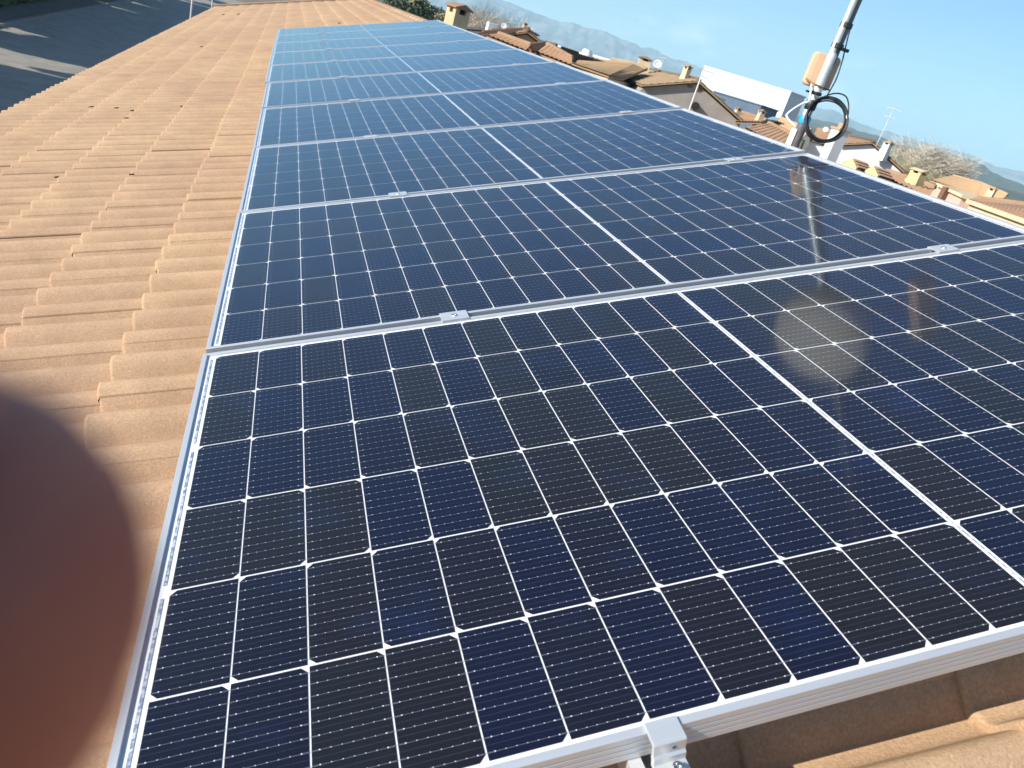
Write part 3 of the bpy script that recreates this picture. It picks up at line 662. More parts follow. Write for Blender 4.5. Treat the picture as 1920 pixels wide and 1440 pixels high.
MW_PK = noisy('wall_pink', (.68, .50, .40), (.74, .56, .46), 1.5, .9, .1); M_DARK = mat('dark_opening', (.02, .018, .015), .9); M_BRN = mat('brown_shutter', (.18, .09, .05), .7)
M_GLS = mat('window_glass', (.03, .04, .05), .08)
def corr(r0, r1, e0, e1, mb, pitch=.22, amp=.045, course=.38, thick=.06):
    """tiled plane: r0-r1 along the ridge, e0-e1 along the eave"""
    r0, r1, e0, e1 = map(Vector, (r0, r1, e0, e1))
    nrm = (r1-r0 if (r1-r0).length > .1 else e1-e0).cross(e0-r0).normalized()
    if nrm.z < 0: nrm = -nrm
    wl = max((r1-r0).length, (e1-e0).length); nu = max(2, min(260, int(wl/pitch)))*6; nu = min(nu, 900)
    dl = ((e0-r0).length+(e1-r1).length)/2; nc = max(1, int(dl/course))
    rolls = wl/pitch; base = len(mb.v)
    rows = []
    for c in range(nc):
        rows.append((c/nc, 0)); rows.append(((c+1)/nc, .03))
    for (t, dz) in rows:
        for i in range(nu+1):
            s_ = i/nu; a = r0.lerp(r1, s_); b = e0.lerp(e1, s_)
            h = amp*(.5-.5*math.cos(2*math.pi*s_*rolls))**.9
            mb.v.append(a.lerp(b, t) + nrm*(h+dz))
    W_ = nu+1
    for k in range(len(rows)-1):
        for i in range(nu): q = base+k*W_+i; mb.f.append((q, q+1, q+1+W_, q+W_))
    mb.prism([r0-nrm*.01, r1-nrm*.01, e1-nrm*.01, e0-nrm*.01] if (r1-r0).length > .05 else [r0-nrm*.01, e1-nrm*.01, e0-nrm*.01], -nrm*thick)
def hull(pts):
    P = sorted(set((round(p.x, 3), round(p.y, 3)) for p in pts))
    def half(P):
        h = []
        for p in P:
            while len(h) > 1 and (h[-1][0]-h[-2][0])*(p[1]-h[-2][1])-(h[-1][1]-h[-2][1])*(p[0]-h[-2][0]) <= 0: h.pop()
            h.append(p)
        return h
    a = half(P); b = half(P[::-1]); return a[:-1]+b[:-1]
def block(mb, pts, ztop, inset=.25):
    H = hull(pts); c = Vector((sum(p[0] for p in H)/len(H), sum(p[1] for p in H)/len(H)))
    Q = []
    for p in H:
        v = Vector(p)-c; v *= max(0, 1-inset/v.length); Q.append((c.x+v.x, c.y+v.y, GZ-.05))
    mb.prism(Q, (0, 0, ztop-GZ+.05)); return c
def bld(name, label, planes, wallm, roofm, gables=(), extra=None, ridge=True, group='houses beyond the roof ridge', cat='house', pitch=.24):
    """planes: list of [r0, r1, e0, e1] world points"""
    allp = [p for q in planes for p in q]
    zt = min(p.z for p in allp)-.08
    mbw = MB(); c = block(mbw, allp, zt)
    t = empty(name, (c.x, c.y, GZ)); tag(t, label, cat, group)
    for gp in gables:                      # gable: triangle/polygon points + sweep vector
        mbw.prism(gp[0], gp[1])
    o = mbw.build('wall', wallm); parent_keep(o, t)
    mbr = MB(); mbc = MB()
    for (r0, r1, e0, e1) in planes:
        corr(r0, r1, e0, e1, mbr, pitch)
        if (r1-r0).length > .1: mbc.tube([r0+Vector((0, 0, .03)), r1+Vector((0, 0, .03))], .11, 8)
    o = mbr.build('roof', roofm); parent_keep(o, t)
    if ridge and mbc.v: o = mbc.build('ridge_cap', roofm, smooth=True); parent_keep(o, t)
    return t
def gable(name, label, Apx, B, Cpx, Epx, wallm, roofm, over=.25, thick=.0, **k):
    """Apx=(px,py,D) near ridge end, B=(px,py,D) far ridge end, C/E=(px,py) near eaves on the gable plane"""
    a = PD(*Apx); b = PD(*B); b.z = a.z
    g_ = (b-a); g_.z = 0; g_.normalize()
    def onplane(px, py):
        d = ray(px, py); t = (a-CAM).dot(g_)/d.dot(g_); return CAM+d*t
    c = onplane(*Cpx); e = onplane(*Epx); ln = g_*((b-a).length)
    planes = [[a, b, c, c+ln], [a, b, e, e+ln]]
    dn = Vector((0, 0, -.14)); zt = min(c.z, e.z)-.1
    ins = g_*over
    G = [a+dn+ins, c+dn+ins+(a-c).normalized()*.2, Vector((c.x, c.y, zt))+ins+(a-c).normalized()*.2*Vector((1,1,0)).length*0, Vector((e.x, e.y, zt))+ins, e+dn+ins+(a-e).normalized()*.2]
    t = bld(name, label, planes, wallm, roofm, gables=[(G, ln-ins*2)], **k)
    return t, a, b, c, e, g_
def chimney(label, px, py_top, py_bot, D, wpx, wallm, capm, group='chimneys on the roofs beyond', cap='gable', yaw=0, deep=1.0, opening=True):
    """square stack with a raised cap; py_* at its axis"""
    top = PD(px, py_top, D); bot = PD(px, py_bot, D); h = top.z-bot.z; s_ = wpx*D/F
    b = Vector((top.x, top.y, bot.z)); t = empty('chimney', b); t.rotation_euler = (0, 0, yaw); sx_, sy_ = s_/2, s_/2*deep
    hb = h*.62
    mb = MB(); mb.prism([(-sx_*1.12, -sy_*1.12, -.5), (sx_*1.12, -sy_*1.12, -.5), (sx_*1.12, sy_*1.12, -.5), (-sx_*1.12, sy_*1.12, -.5)], (0, 0, .5+hb*.12)); mb.box((-sx_, -sy_, hb*.12), (sx_, sy_, hb))
    for (x, y) in ((-1, -1), (1, -1), (1, 1), (-1, 1)):
        q = sx_*.26; cx_, cy_ = x*(sx_-q), y*(sy_-q); mb.box((cx_-q, cy_-q, hb), (cx_+q, cy_+q, h*.80))
    mb.build('stack', wallm, t)
    if opening: mb = MB(); mb.box((-sx_*.6, -sy_*.6, hb), (sx_*.6, sy_*.6, h*.79)); mb.build('flue', M_DARK, t)  # near-black block fills the openings under the cap
    mb = MB(); o_ = 1.28
    if cap == 'gable':
        mb.prism([(-sx_*o_, -sy_*o_, h*.80), (sx_*o_, -sy_*o_, h*.80), (sx_*o_, -sy_*o_, h*.84), (0, -sy_*o_, h), (-sx_*o_, -sy_*o_, h*.84)], (0, 2*sy_*o_, 0))
    else:
        mb.box((-sx_*o_, -sy_*o_, h*.80), (sx_*o_, sy_*o_, h*.87)); mb.prism([(-sx_*.8, -sy_*.8, h*.87), (sx_*.8, -sy_*.8, h*.87), (0, -sy_*.8, h)], (0, 1.6*sy_, 0))
    mb.build('cap', capm, t, bevel=.01)
    tag(t, label, 'chimney', group); return t
def antenna(label, p, h, lean=(0, 0), group='television aerials on the roofs'):
    t = empty('tv_aerial', p); mb = MB(); top = Vector((lean[0], lean[1], h)); mb.tube([(0, 0, -.3), top], .013, 6); mb.build('pole', M_POST, t)
    mb = MB()
    for z, l in ((h*.95, .28), (h*.7, .2)):
        mb.tube([(-l, 0, z), (l, 0, z)], .012, 5)
        for k in range(5): x = -l+k*l/2; mb.tube([(x, -.2, z), (x, .2, z)], .009, 5)
    mb.build('elements', M_POST, t); tag(t, label, 'aerial', group); return t
def dish(label, px, py, D, rpx, face=None):
    c = PD(px, py, D); r_ = rpx*D/F; t = empty('satellite_dish', c-Vector((0, 0, r_*1.6))); f = (CAM-c); f.z = abs(f.length)*.25; f.normalize(); e1 = f.orthogonal().normalized(); e2 = f.cross(e1)
    mb = MB(); prev = None
    for k in range(6):
        q = k/5; i0 = len(mb.v)
        for j in range(20): a = 2*math.pi*j/20; mb.v.append(c+f*(.25*r_*q*q-.1*r_)+(e1*math.cos(a)+e2*math.sin(a))*r_*max(q, .01))
        if prev is not None:
            for j in range(20): j2 = (j+1) % 20; mb.f.append((prev+j, prev+j2, i0+j2, i0+j))
        prev = i0
    o = mb.build('reflector', MW_WH, smooth=True); s_ = o.modifiers.new('thick', 'SOLIDIFY'); s_.thickness = .02; parent_keep(o, t)
    mb = MB(); mb.tube([c-f*.1*r_, c-f*.3*r_-Vector((0, 0, r_*1.6))], .03, 6); mb.tube([c-f*.05*r_-Vector((0, 0, r_*.9)), c+f*r_*.9-Vector((0, 0, r_*.2))], .015, 6); o = mb.build('arm', M_POST); parent_keep(o, t)
    tag(t, label, 'satellite dish', 'satellite dishes on the roofs'); return t

# big chimney right behind the panels, standing on the hidden slope
chimney('large plastered chimney with dark openings and a tiled gable cap, just beyond the far panels', 863, 6, 62, 21, 31, noisy('stack_plaster', (.50, .38, .22), (.66, .52, .32), 2.5, .9, .2), MT_OR, yaw=RAD(28), deep=.8, group='chimneys on the roofs beyond')

# H1 ochre gable house
bld('house', 'ochre gabled house with a rusty tiled lean-to in front, just right of the big chimney',
    [[PD(905, 62, 42), PD(992, 56, 44), PD(880, 72, 36), PD(935, 67, 36)],
     [PD(992, 56, 44), PD(905, 62, 42), PD(1012, 66, 56), PD(925, 60, 58)]], MW_OR, MT_OR)
a = PD(937, 64, 34)
bld('house', 'low row roof of rusty ridged tiles running below the ochre gable',
    [[PD(935, 64.5, 37), PD(995, 86, 35), PD(912, 67, 32), PD(985, 96, 31)]], MW_OR, MT_OR, pitch=.30)
t1, a, b, c, e, g_ = gable('house', 'house with a plain ochre gable wall under a dark verge, small chimney on its peak', (990, 59, 40), (955, 49, 62), (938, 66), (1021, 83), MW_OR, MT_OR)
chimney('small cream chimney on the peak of the ochre gable', 986, 42, 57, 44, 6, MW_CR, MT_BR, cap='flat')
# H2
bld('house', 'orange roofed house with ridged tiles, left of the white parapet building',
    [[PD(985, 88, 36), PD(1024, 82, 40), PD(996, 98, 30), PD(1004, 99, 30)],
     [PD(1026, 84, 38), PD(1072, 110, 36), PD(1004, 98, 31), PD(1072, 124, 30)]], MW_OR, MT_OR, pitch=.3)
t1, a, b, c, e, g_ = gable('house', 'small ochre gable with a dark window beside the white parapet building', (1042, 86, 44), (1010, 77, 60), (1022, 88), (1072, 111), MW_CR, MT_OR)
mb = MB(); mb.box((-.5, -.1, -.3), (.5, .1, .3), Matrix.Translation(PD(1066, 103, 43.2))); o = mb.build('window', M_DARK); parent_keep(o, t1)
# white parapet building + tank
def slab_house(name, label, pts, D2, wallm, zt=None, group='houses beyond the roof ridge', roofm=None, cat='building'):
    """pts: two top corners (px,py,D) of the front wall; D2 depth behind"""
    a = PD(*pts[0]); b = PD(*pts[1]); d = (b-a); d.z = 0; nn = Vector((-d.y, d.x, 0)).normalized()*D2
    if nn.dot(a-CAM) < 0: nn = -nn
    t = empty(name, ((a.x+b.x)/2, (a.y+b.y)/2, GZ)); mb = MB()
    mb.prism([Vector((a.x, a.y, GZ)), Vector((b.x, b.y, GZ)), b, a], nn); o = mb.build('wall', wallm); parent_keep(o, t)
    lift = Vector((0, 0, .003)); th = Vector((0, 0, .14)); mb = MB()
    du_ = (b-a).normalized()*.12; dn_ = nn.normalized()*.12
    mb.prism([a+lift-du_-dn_, b+lift+du_-dn_, b+lift+du_+nn+dn_, a+lift-du_+nn+dn_], th); o = mb.build('roof', roofm or wallm); parent_keep(o, t)
    tag(t, label, cat, group); return t
slab_house('building', 'long low white building with a flat parapet in front of the mountains', [(1024, 82, 75), (1098, 104, 66)], 14, MW_WH)
o = MB(); p = PD(1102, 117, 60); q = PD(1102, 93, 60); o.tube([Vector((p.x, p.y, p.z-3)), q-Vector((0, 0, .1)), q], [.38, .38, .28], 20); o = o.build('water_tank', MW_WH, smooth=True); tag(o, 'white upright cylinder tank behind the brown hip roof', 'tank')
slab_house('building', 'small white flat roofed building right of the cylinder tank', [(1115, 107, 64), (1148, 117, 62)], 8, MW_WH)
# H3a brown hip roof
Rl, Rr, El, Er = PD(1078, 113, 50), PD(1188, 123, 50), PD(1072, 119, 43), PD(1141, 143, 38)
Rr.z = Rl.z+.0
bld('house', 'brown tiled hip roof left of the large tiled chimney', [[PD(1092, 112, 52), PD(1189, 121, 50), El, Er], [PD(1189, 121, 50), PD(1211, 131, 47), Er, PD(1168, 148.5, 40)]], MW_CR, MT_BR, pitch=.3)
slab_house('building', 'cream parapet strip rising behind the brown hip roof', [(1148, 112, 56), (1186, 119, 56)], 5, MW_CR)
# H3 grey gable
t3, a3, b3, c3, e3, g3 = gable('house', 'house with a large bare grey gable wall and brown tiled roof', (1311, 151.5, 40), (1212, 130, 60), (1203, 159.5), (1395, 228), MW_GR, MT_BR, pitch=.3)
for (px, py) in ((1296, 160), (1314, 166)):
    d = ray(px, py); s_ = (a3-CAM).dot(g3)/d.dot(g3); p = CAM+d*s_+g3*.25; mb = MB(); mb.box((-.11, -.06, -.11), (.11, .06, .11), Matrix.Translation(p)); o = mb.build('vent', M_BRN); parent_keep(o, t3)
d = ray(1304, 199); s_ = (a3-CAM).dot(g3)/d.dot(g3); p = CAM+d*s_+g3*.1
mb = MB(); mb.tube([p-g3*.2, p+g3*.3], .19, 16); o = mb.build('round_window', M_DARK); parent_keep(o, t3)
chimney('broad chimney with a ridged tile cap in front of the mountains', 1212, 106, 131, 52, 20, MW_CR, MT_BR, yaw=RAD(-20))
chimney('slim cream chimney on the ridge near the grey gable peak', 1292, 121, 147, 42, 10, MW_CR, MT_BR, cap='flat', yaw=RAD(20))
dish('white satellite dish beside the broad tiled chimney', 1233, 121, 53, 7.5)
antenna('thin aerial above the satellite dish near the broad chimney', PD(1240, 125, 54), .75)
pole_b = PD(1295, 198, 37.5); pole_t = PD(1318, 131, 37.5)
t = empty('aerial_pole', (pole_b.x, pole_b.y, pole_b.z-2)); mb = MB(); mb.tube([Vector((pole_b.x, pole_b.y, GZ)), Vector((pole_b.x, pole_b.y, pole_t.z))], .035, 8); o = mb.build('post', M_POST, smooth=True); parent_keep(o, t)
mb = MB(); q = Vector((pole_b.x, pole_b.y, pole_t.z)); mb.tube([q, q+Vector((.6, 0, .0))], .02, 6); mb.tube([q-Vector((0, 0, .25)), q+Vector((.5, .1, -.3))], .015, 6); o = mb.build('elements', M_POST); parent_keep(o, t); tag(t, 'tall pale pole standing in front of the grey gable wall', 'pole')
# H4 white hall
slab_house('building', 'big plain white hall, brightest block on the skyline', [(1321.5, 125, 120), (1483, 173.5, 112)], 4, MW_WH)
slab_house('building', 'shaded lower part of the white hall, its shade put in as blue grey colour', [(1338, 172, 105), (1428, 199, 101)], 4, noisy('wall_shade_bluegrey', (.10, .15, .22), (.13, .18, .25), 1, .8, .05))  # shaded foot of the hall, the shade is put into the wall colour
# H5 rust roofs behind
bld('house', 'rust coloured roofs at the foot of the white hall', [[PD(1392, 212, 48), PD(1436, 226, 46), PD(1378, 229, 40), PD(1428, 230, 40)],
    [PD(1440, 232, 38), PD(1500, 262, 37), PD(1395, 240, 33), PD(1478, 285, 31)]], MW_OR, MT_OR, pitch=.28)
bld('house', 'pale rust roof with a dark skylight just left of the mast foot', [[PD(1463, 222, 56), PD(1520, 245, 54), PD(1440, 236, 46), PD(1502, 262, 44)]], MW_CR, MT_PL, pitch=.28)
mb = MB(); mb.prism([PD(1434, 226, 49), PD(1447, 222, 52), PD(1462, 223.5, 51), PD(1452, 229, 48)], (0, 0, .1)); o = mb.build('skylight', M_GLS); tag(o, 'dark blue glazed panel on the rust roof below the white hall', 'skylight')
chimney('small rusty capped chimney against the blue grey block', 1386, 201, 220, 46, 8, MW_CR, MT_OR, cap='flat')
chimney('plain cream chimney in front of the white hall', 1431, 205, 228, 42, 9, MW_CR, MT_BR, cap='flat')
# parapet with tiles near the mast foot
# H6 white gable with pillar
bld('house', 'orange roof glimpsed through the cable coil', [[PD(1532, 243, 62), PD(1585, 249, 60), PD(1518, 262, 50), PD(1568, 270, 50)]], MW_WH, MT_OR, pitch=.28)
t6, a6, b6, c6, e6, g6 = gable('house', 'white gabled house with a shadowed wall behind the white chimney pillar', (1637, 267, 46), (1598, 250, 62), (1575, 270), (1703, 328), MW_WH, MT_OR, pitch=.28)
p = PD(1576, 245, 42); q = PD(1576, 320, 42)
t = empty('chimney_pillar', (p.x, p.y, GZ)); mb = MB(); s_ = 10*42/F; mb.box((p.x-s_, p.y-s_, GZ), (p.x+s_, p.y+s_, p.z)); o = mb.build('stack', MW_WH); parent_keep(o, t)
mb = MB(); mb.box((p.x-s_*1.2, p.y-s_*1.2, p.z+.003), (p.x+s_*1.2, p.y+s_*1.2, p.z+.1)); mb.box((p.x-s_*.5, p.y-s_*.5, p.z+.1), (p.x+s_*.5, p.y+s_*.5, p.z+.35)); o = mb.build('cap', MT_PL); parent_keep(o, t); tag(t, 'tall white chimney pillar just right of the cable coil', 'chimney')
chimney('short white chimney stub on the white gable, right of its peak', 1668, 265, 286, 46, 11, MW_WH, MT_PL, cap='flat', yaw=RAD(20))
antenna('tall thin aerial leaning above the white gable house', PD(1648, 262, 44), 1.6)
dish('small white dish seen through the cable coil', 1548, 243, 58, 4.5)
# H7 two little yellow gables
for k, (P_, lab) in enumerate(((((1598, 296.5), (1580, 306), (1606, 314), (1625, 305.5), (1629, 318)), 'left one of two small yellow gables poking above the panel edge'),
                              (((1638, 310.5), (1619, 321), (1646, 329), (1666, 320.5), (1670, 333)), 'right one of two small yellow gables poking above the panel edge'))):
    a, c, e = PD(*P_[0], 27), PD(*P_[1], 26.6), PD(*P_[2], 25.6); bk = PD(*P_[3], 29.5)-a
    t = empty('dormer', (a.x, a.y, GZ)); mb = MB(); dn = Vector((0, 0, -2.5)); mb.prism([a, c, c+dn, e+dn, e], bk.normalized()*.12+(bk*.0)); o = mb.build('gable_wall', MW_YE); parent_keep(o, t)
    mb = MB(); st = bk.normalized()*.125; d_ = Vector((0, 0, -.03)); corr(a+st+d_, a+bk+d_, e+st+d_, e+bk+d_, mb, .2, .05); corr(a+st+d_, a+bk+d_, c+st+d_, c+bk+d_, mb, .2, .05); o = mb.build('roof', MT_OR); parent_keep(o, t)
    mb = MB(); zb = Vector((0, 0, -.3)); mb.prism([c+st+zb, e+st+zb, e+bk+zb, c+bk+zb], (0, 0, GZ-c.z)); o = mb.build('wall', MW_CR); parent_keep(o, t)
    tag(t, lab, 'dormer', 'twin small yellow gables')
# H8
bld('house', 'orange roof carrying the yellow chimney', [[PD(1662, 322, 36), PD(1752, 352, 34), PD(1650, 330, 29), PD(1740, 372, 27)]], MW_CR, MT_OR, pitch=.28)
chimney('stout yellow chimney with a pale gabled cap', 1727, 317, 345, 31, 19, MW_YE, MW_CR, yaw=RAD(12))
# H9 pale hip roof
bld('house', 'pale orange hip roof with a cream cornice behind the yellow chimney', [[PD(1785, 330, 60), PD(1840, 345, 60), PD(1745, 338, 52), PD(1832, 370, 48)], [PD(1840, 345, 60), PD(1888, 366, 58), PD(1832, 370, 48), PD(1880, 374, 47)]], MW_PK, MT_PL, pitch=.3)
t9 = slab_house('building', 'pinkish wall block with a brown shutter under the pale hip roof', [(1760, 350, 42), (1804, 371, 40)], 6, MW_PK, roofm=MW_CR)
mb = MB(); mb.box((-.42, -.12, -.34), (.42, .12, .34), Matrix.Translation(PD(1777, 367, 41.2))); o = mb.build('shutter', M_BRN); parent_keep(o, t9)
chimney('narrow cream chimney near the right edge of the photo', 1864, 350, 374, 44, 10, MW_CR, MT_PL, cap='flat', yaw=RAD(25))
# H10 right edge roof
bld('house', 'orange tiled roof with a cream fascia cut by the right edge of the photo', [[PD(1830, 372, 42), PD(1990, 392, 42), PD(1816, 376, 33), PD(1970, 432, 28)]], MW_CR, MT_OR, pitch=.26)
slab_house('building', 'cream wall below the orange roof at the right edge of the photo', [(1818, 383, 32), (1975, 440, 27.2)], 1.5, MW_CR)

# background trees
def bt(px, py_top, D, h, rx, mt, seed, label, group, mode='leaf', n=5000, leaf=.3):
    top = PD(px, py_top, D); return tree('tree', (top.x, top.y, top.z-h), h, rx, n, leaf, seed, mt, label, group, mode)
gl = 'trees beyond the far end of the roof'
for i, (px, py, D, rx, mt, mode, lab) in enumerate((
    (722, -12, 60, 2.2, M_LEAFD, 'leaf', 'darkest green tree at the top edge, right beside the roof ridge'),
    (742, -8, 66, 2.4, M_OLIVE, 'leaf', 'olive brown tree between the dark green one and the blue grey ones'),
    (765, -4, 72, 2.6, M_LEAFD, 'leaf', 'dark green tree in the middle of the clump left of the big chimney'),
    (788, 4, 95, 3.0, M_LEAFD, 'leaf', 'dark distant tree on the skyline of the clump left of the big chimney'),
    (806, 12, 88, 2.8, M_OLIVE, 'leaf', 'olive bush just left of the big chimney, lit by the sun'),
    (824, 19, 92, 2.6, M_OLIVE, 'leaf', 'low olive bush touching the left side of the big chimney'),
    (818, 8, 120, 3.0, M_LEAFD, 'leaf', 'bluish far tree crown peeping above the olive bushes'),
    (888, 32, 80, 2.2, M_TWIG, 'twig', 'bare grey tree just right of the big chimney'),
    (904, 25, 84, 2.2, M_TWIG, 'twig', 'tallest bare tree between the big chimney and the satellite dish'),
    (922, 38, 84, 2.4, M_TWIG, 'twig', 'low bare bush behind the white box on the dark roof'),
    (938, 40, 88, 2.0, M_TWIG, 'twig', 'thin bare tree beside the small dish'))):
    bt(px, py, D, 8.5, rx*1.15, mt, 20+i, lab, gl, mode, 5200 if mode == 'leaf' else 1700, .26 if mode == 'leaf' else .36)
slab_house('building', 'dark flat roof between the big chimney and the ochre house', [(872, 55, 50), (940, 60, 46)], 8, mat('dark_slate', (.06, .06, .065), .8))
mb = MB(); p = PD(922, 51, 47); mb.box((p.x-.28, p.y-.28, p.z-.30), (p.x+.28, p.y+.28, p.z+.22)); o = mb.build('roof_unit', MW_WH, bevel=.02); tag(o, 'small white box standing on the dark flat roof', 'box')
dish('white satellite dish right of the white box on the dark roof', 945, 49, 47, 5)
gr = 'bare trees beyond the white gable house'
for i, (px, py, D, rx, mt) in enumerate(((1700, 288, 62, 1.9, M_OLIVE), (1716, 272, 74, 2.4, M_TWIG), (1734, 268, 78, 2.6, M_TWIG), (1752, 272, 80, 2.6, M_TWIG), (1768, 276, 80, 2.5, M_TWIG), (1784, 283, 84, 2.4, M_TWIG), (1742, 292, 66, 2.4, M_OLIVE), (1722, 300, 60, 2.0, M_OLIVE), (1795, 292, 90, 2.2, M_TWIG))):
    bt(px, py+7, D, 7.5, rx*1.05, mt, 60+i, ['greenish bush at the foot of the white gable', 'left bare tree of the brown row, behind the yellow chimney', 'tallest bare tree of the brown row', 'bare tree right of the tallest one in the brown row', 'bare tree over the pale hip roof', 'next to last bare tree, above the hip roof peak', 'olive tinted shrub in front of the brown row', 'olive tinted shrub left of the yellow chimney top', 'last and faintest bare tree at the right of the brown row'][i], gr, 'twig', 3000, .27)

# ------------------------------------------------------------------ mountains and hills
def azel(px, py):
    d = ray(px, py); return math.atan2(d.x, d.y), math.atan2(d.z, math.hypot(d.x, d.y))
def range_mesh(name, prof_, D, depth, mt, seed, rough=.12, nx=420, ny=26):
    P = sorted(azel(*p) for p in prof_); vs = []; fs = []
    a0, a1 = P[0][0], P[-1][0]
    def el(a):
        for k in range(len(P)-1):
            if P[k][0] <= a <= P[k+1][0]:
                t = (a-P[k][0])/(P[k+1][0]-P[k][0]); return P[k][1]*(1-t)+P[k+1][1]*t
        return P[-1][1]
    for j in range(ny+1):
        for i in range(nx+1):
            a = a0+(a1-a0)*i/nx; hz = D*math.tan(el(a)) + CAM.z - GZ
            q = j/ny; dd_ = D - depth + depth*q*1.0
            if j > ny*.75: pass
            x = D*a; sh = math.sin(min(1, q/.78)*math.pi/2) if q < .78 else 1-((q-.78)/.22)*.8
            nz = noise.fractal(Vector((x*6/D*4, dd_*22/D, seed)), 1.0, 2.1, 6)
            spur = noise.fractal(Vector((x*26/D, q*1.4, seed+9)), .9, 2.0, 4)
            h = hz*(sh**1.15)*(1+.0*nz) + hz*rough*(nz*.5+abs(spur)*.9-.45)*math.sin(q*math.pi)**.6*(1.6 if q < .7 else .8)
            if abs(q-.78) < .02: h = hz*(1+.035*noise.fractal(Vector((a*160, 0, seed)), 1, 2, 5))
            ct = CAM.z+0
            vs.append((CAM.x+dd_*math.sin(a), CAM.y+dd_*math.cos(a), GZ-1+max(h, 0)))
    W_ = nx+1
    for j in range(ny):
        for i in range(nx): q = j*W_+i; fs.append((q, q+1, q+1+W_, q+W_))
    me = bpy.data.meshes.new(name); me.from_pydata(vs, [], fs); me.materials.append(mt); me.polygons.foreach_set('use_smooth', [True]*len(fs))
    o = bpy.data.objects.new(name, me); col.objects.link(o); tag(o, kind='structure'); return o
M_MT = noisy('mountain_rock', (.11, .14, .15), (.27, .28, .29), .004, .95, .0, lo=.42, hi=.6)
M_HILL = noisy('hill_scrub', (.045, .06, .035), (.11, .11, .07), .03, .95, .0, lo=.4, hi=.62)
range_mesh('mountains', [(560, -160), (700, -75), (820, -32), (870, -16), (920, -2), (952, 7), (985, 22), (1010, 30), (1030, 38), (1050, 45), (1075, 46), (1092, 55), (1112, 59), (1130, 63), (1150, 71), (1175, 81), (1212, 96), (1237, 108), (1262, 114), (1287, 119), (1312, 130), (1360, 148), (1440, 172), (1520, 203), (1560, 209), (1600, 229), (1650, 247), (1700, 260), (1760, 277), (1805, 288), (1830, 297), (1867, 316), (1892, 320), (1920, 326), (2000, 352), (2200, 420)], 6000, 1900, M_MT, 3.3)
range_mesh('hills', [(1380, 196), (1440, 208), (1500, 219), (1525, 224), (1579, 235), (1607, 246), (1645, 256), (1682, 271), (1705, 276), (1750, 284), (1799, 296), (1830, 304), (1842, 310), (1861, 325), (1892, 338), (1920, 348), (2000, 378), (2200, 440)], 2400, 800, M_HILL, 8.1, rough=.1)
range_mesh('hills', [(600, -110), (760, -12), (840, 22), (900, 42), (1000, 76), (1080, 101), (1200, 138), (1300, 168), (1400, 200), (1600, 262), (1750, 311), (1850, 343), (1950, 372), (2200, 446)], 1300, 450, M_HILL, 5.1, rough=.2)
# haze of the valley air
mb = MB(); mb.box((-11000, -4000, GZ-1.5), (11000, 11000, 420)); hz = mb.build('haze', None)
m = bpy.data.materials.new('valley_air'); m.use_nodes = True; n = m.node_tree.nodes; n.clear(); o_ = n.new('ShaderNodeOutputMaterial'); v_ = n.new('ShaderNodeVolumePrincipled')
v_.inputs['Color'].default_value = (.58, .86, 1, 1); v_.inputs['Density'].default_value = 1.9e-4; v_.inputs['Anisotropy'].default_value = 0
m.node_tree.links.new(v_.outputs[0], o_.inputs['Volume']); hz.data.materials.append(m); tag(hz, kind='stuff')

# ------------------------------------------------------------------ hand at the lens, and the phone it steadies
def skin_obj(name, chains, mt, parent=None, root=0, sub=2):
    verts = []; edges = []; rad = []
    for ch in chains:
        prev = ch.get('at')
        for (p, r_) in ch['p']:
            verts.append(tuple(CC(*[q/1000 for q in p]))); rad.append(r_/1000); i = len(verts)-1
            if prev is not None: edges.append((prev, i))
            prev = i
    me = bpy.data.meshes.new(name); me.from_pydata(verts, edges, []); o = bpy.data.objects.new(name, me); col.objects.link(o); me.materials.append(mt)
    sk = o.modifiers.new('skin', 'SKIN'); sk.use_smooth_shade = True
    for i, r_ in enumerate(rad): me.skin_vertices[0].data[i].radius = (r_, r_)
    me.skin_vertices[0].data[root].use_root = True
    sb = o.modifiers.new('sub', 'SUBSURF'); sb.levels = sub; sb.render_levels = sub
    if parent: o.parent = parent
    return o
M_SKIN = noisy('skin', (.36, .115, .075), (.42, .15, .10), 60, .5, .1, 800, dist=.0003)
M_SKIN.node_tree.nodes['Principled BSDF'].inputs['Subsurface Weight'].default_value = .35
M_SKIN.node_tree.nodes['Principled BSDF'].inputs['Subsurface Radius'].default_value = (.006, .002, .001)
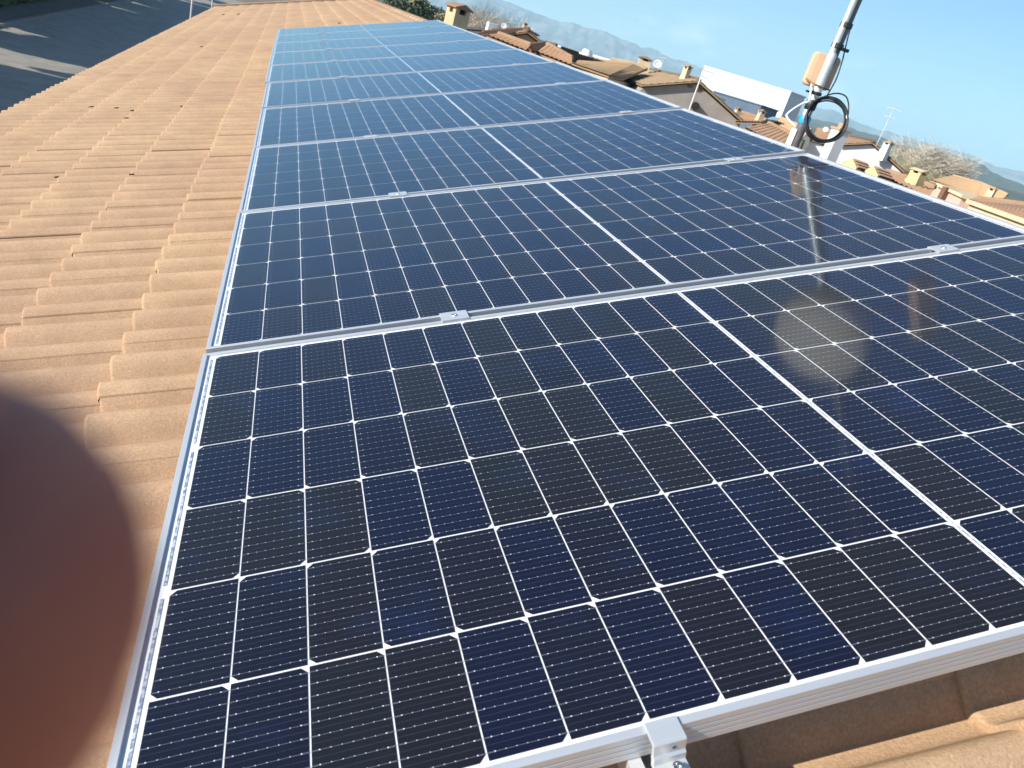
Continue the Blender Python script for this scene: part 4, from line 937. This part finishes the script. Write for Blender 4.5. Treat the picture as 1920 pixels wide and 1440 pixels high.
chains = [dict(p=[((-175, 95, -30), 26), ((-150, 72, -18), 24), ((-125, 48, -8), 23), ((-108, 34, 0), 20)]),   # 0-3 wrist, palm
          dict(at=3, p=[((-92, 26, 14), 12), ((-72, 18, 24), 11.4), ((-48, 13, 28.5), 12.8), ((-31, 9.8, 28.6), 12.6), ((-22.2, 8.8, 28.3), 11.8), ((-14.9, 8.9, 28), 7.6)]),  # index, its tip in view
          dict(at=3, p=[((-96, 44, 12), 11), ((-80, 46, 15), 10), ((-60, 44, 12), 9.2), ((-44, 41, 9), 8)]),
          dict(at=2, p=[((-104, 64, 12), 10), ((-88, 70, 15), 9.5), ((-68, 70, 12), 8.8), ((-54, 66, 9), 7.6)]),
          dict(at=2, p=[((-116, 80, 8), 9), ((-98, 90, 12), 8.4), ((-80, 92, 10), 7.6), ((-68, 90, 8), 6.6)]),
          dict(at=1, p=[((-140, 50, -34), 14), ((-116, 30, -38), 11.5), ((-94, 14, -27), 10.5), ((-78, 4, -22), 9)])]
hand = skin_obj('hand', chains, M_SKIN); tag(hand, 'out of focus fingertip filling the lower left edge, close to the lens', 'hand')
slv = skin_obj('sleeve', [dict(p=[((-160, 82, -23), 33), ((-190, 110, -38), 38), ((-260, 175, -70), 46), ((-330, 240, -100), 52)])], noisy('sleeve_cloth', (.03, .035, .05), (.05, .055, .075), 40, .9, .3, 300), sub=2)
slv.parent = hand
ph = empty('smartphone', CC(0, 0, -.005)); mb = MB()
PM = Matrix((RW[0], -RW[1], -RW[2])).transposed().to_4x4(); PM.translation = CAM
mb.box((-.112, -.066, .0012), (.070, .014, .0095), PM); o = mb.build('body', mat('phone_black', (.02, .02, .024), .25), bevel=.003, seg=4); parent_keep(o, ph)
mb = MB(); mb.box((-.108, -.062, .0096), (.066, .010, .0099), PM); o = mb.build('screen', mat('phone_screen', (.01, .01, .012), .05)); parent_keep(o, ph)
tag(ph, 'black smartphone held behind the viewpoint, outside the frame', 'phone')

# small dark bits lying on the tiles
M_BIT = mat('bit_dark', (.035, .025, .015), .95)  # plain dark brown for the small bits
def roof_point(px, py, h=-.118):
    d = ray(px, py); du_, dn_ = d.dot(AU), d.dot(AN); t = (h-CAM.dot(AN))/dn_; return CAM+d*t
r = random.Random(5)
for i, (px, py) in enumerate([(172, 201), (219, 203), (248, 208), (341, 200), (237, 222), (447, 27), (419, 28), (378, 88), (105, 333), (246, 328), (637, 44)]):
    c = roof_point(px, py); mb = MB(); k = (c-CAM).length*.0009+.003
    P = [AU*(math.cos(a)*k*r.uniform(.8, 2.4))+AV*(math.sin(a)*k*r.uniform(.5, 1.3)) for a in [2*math.pi*j/7 for j in range(7)]]
    mb.prism([c+p for p in P], AN*k*.7); o = mb.build('dark_bit', M_BIT); tag(o, 'small dark bit lying on the sandy tiles', 'debris', 'dark bits scattered on the roof tiles')
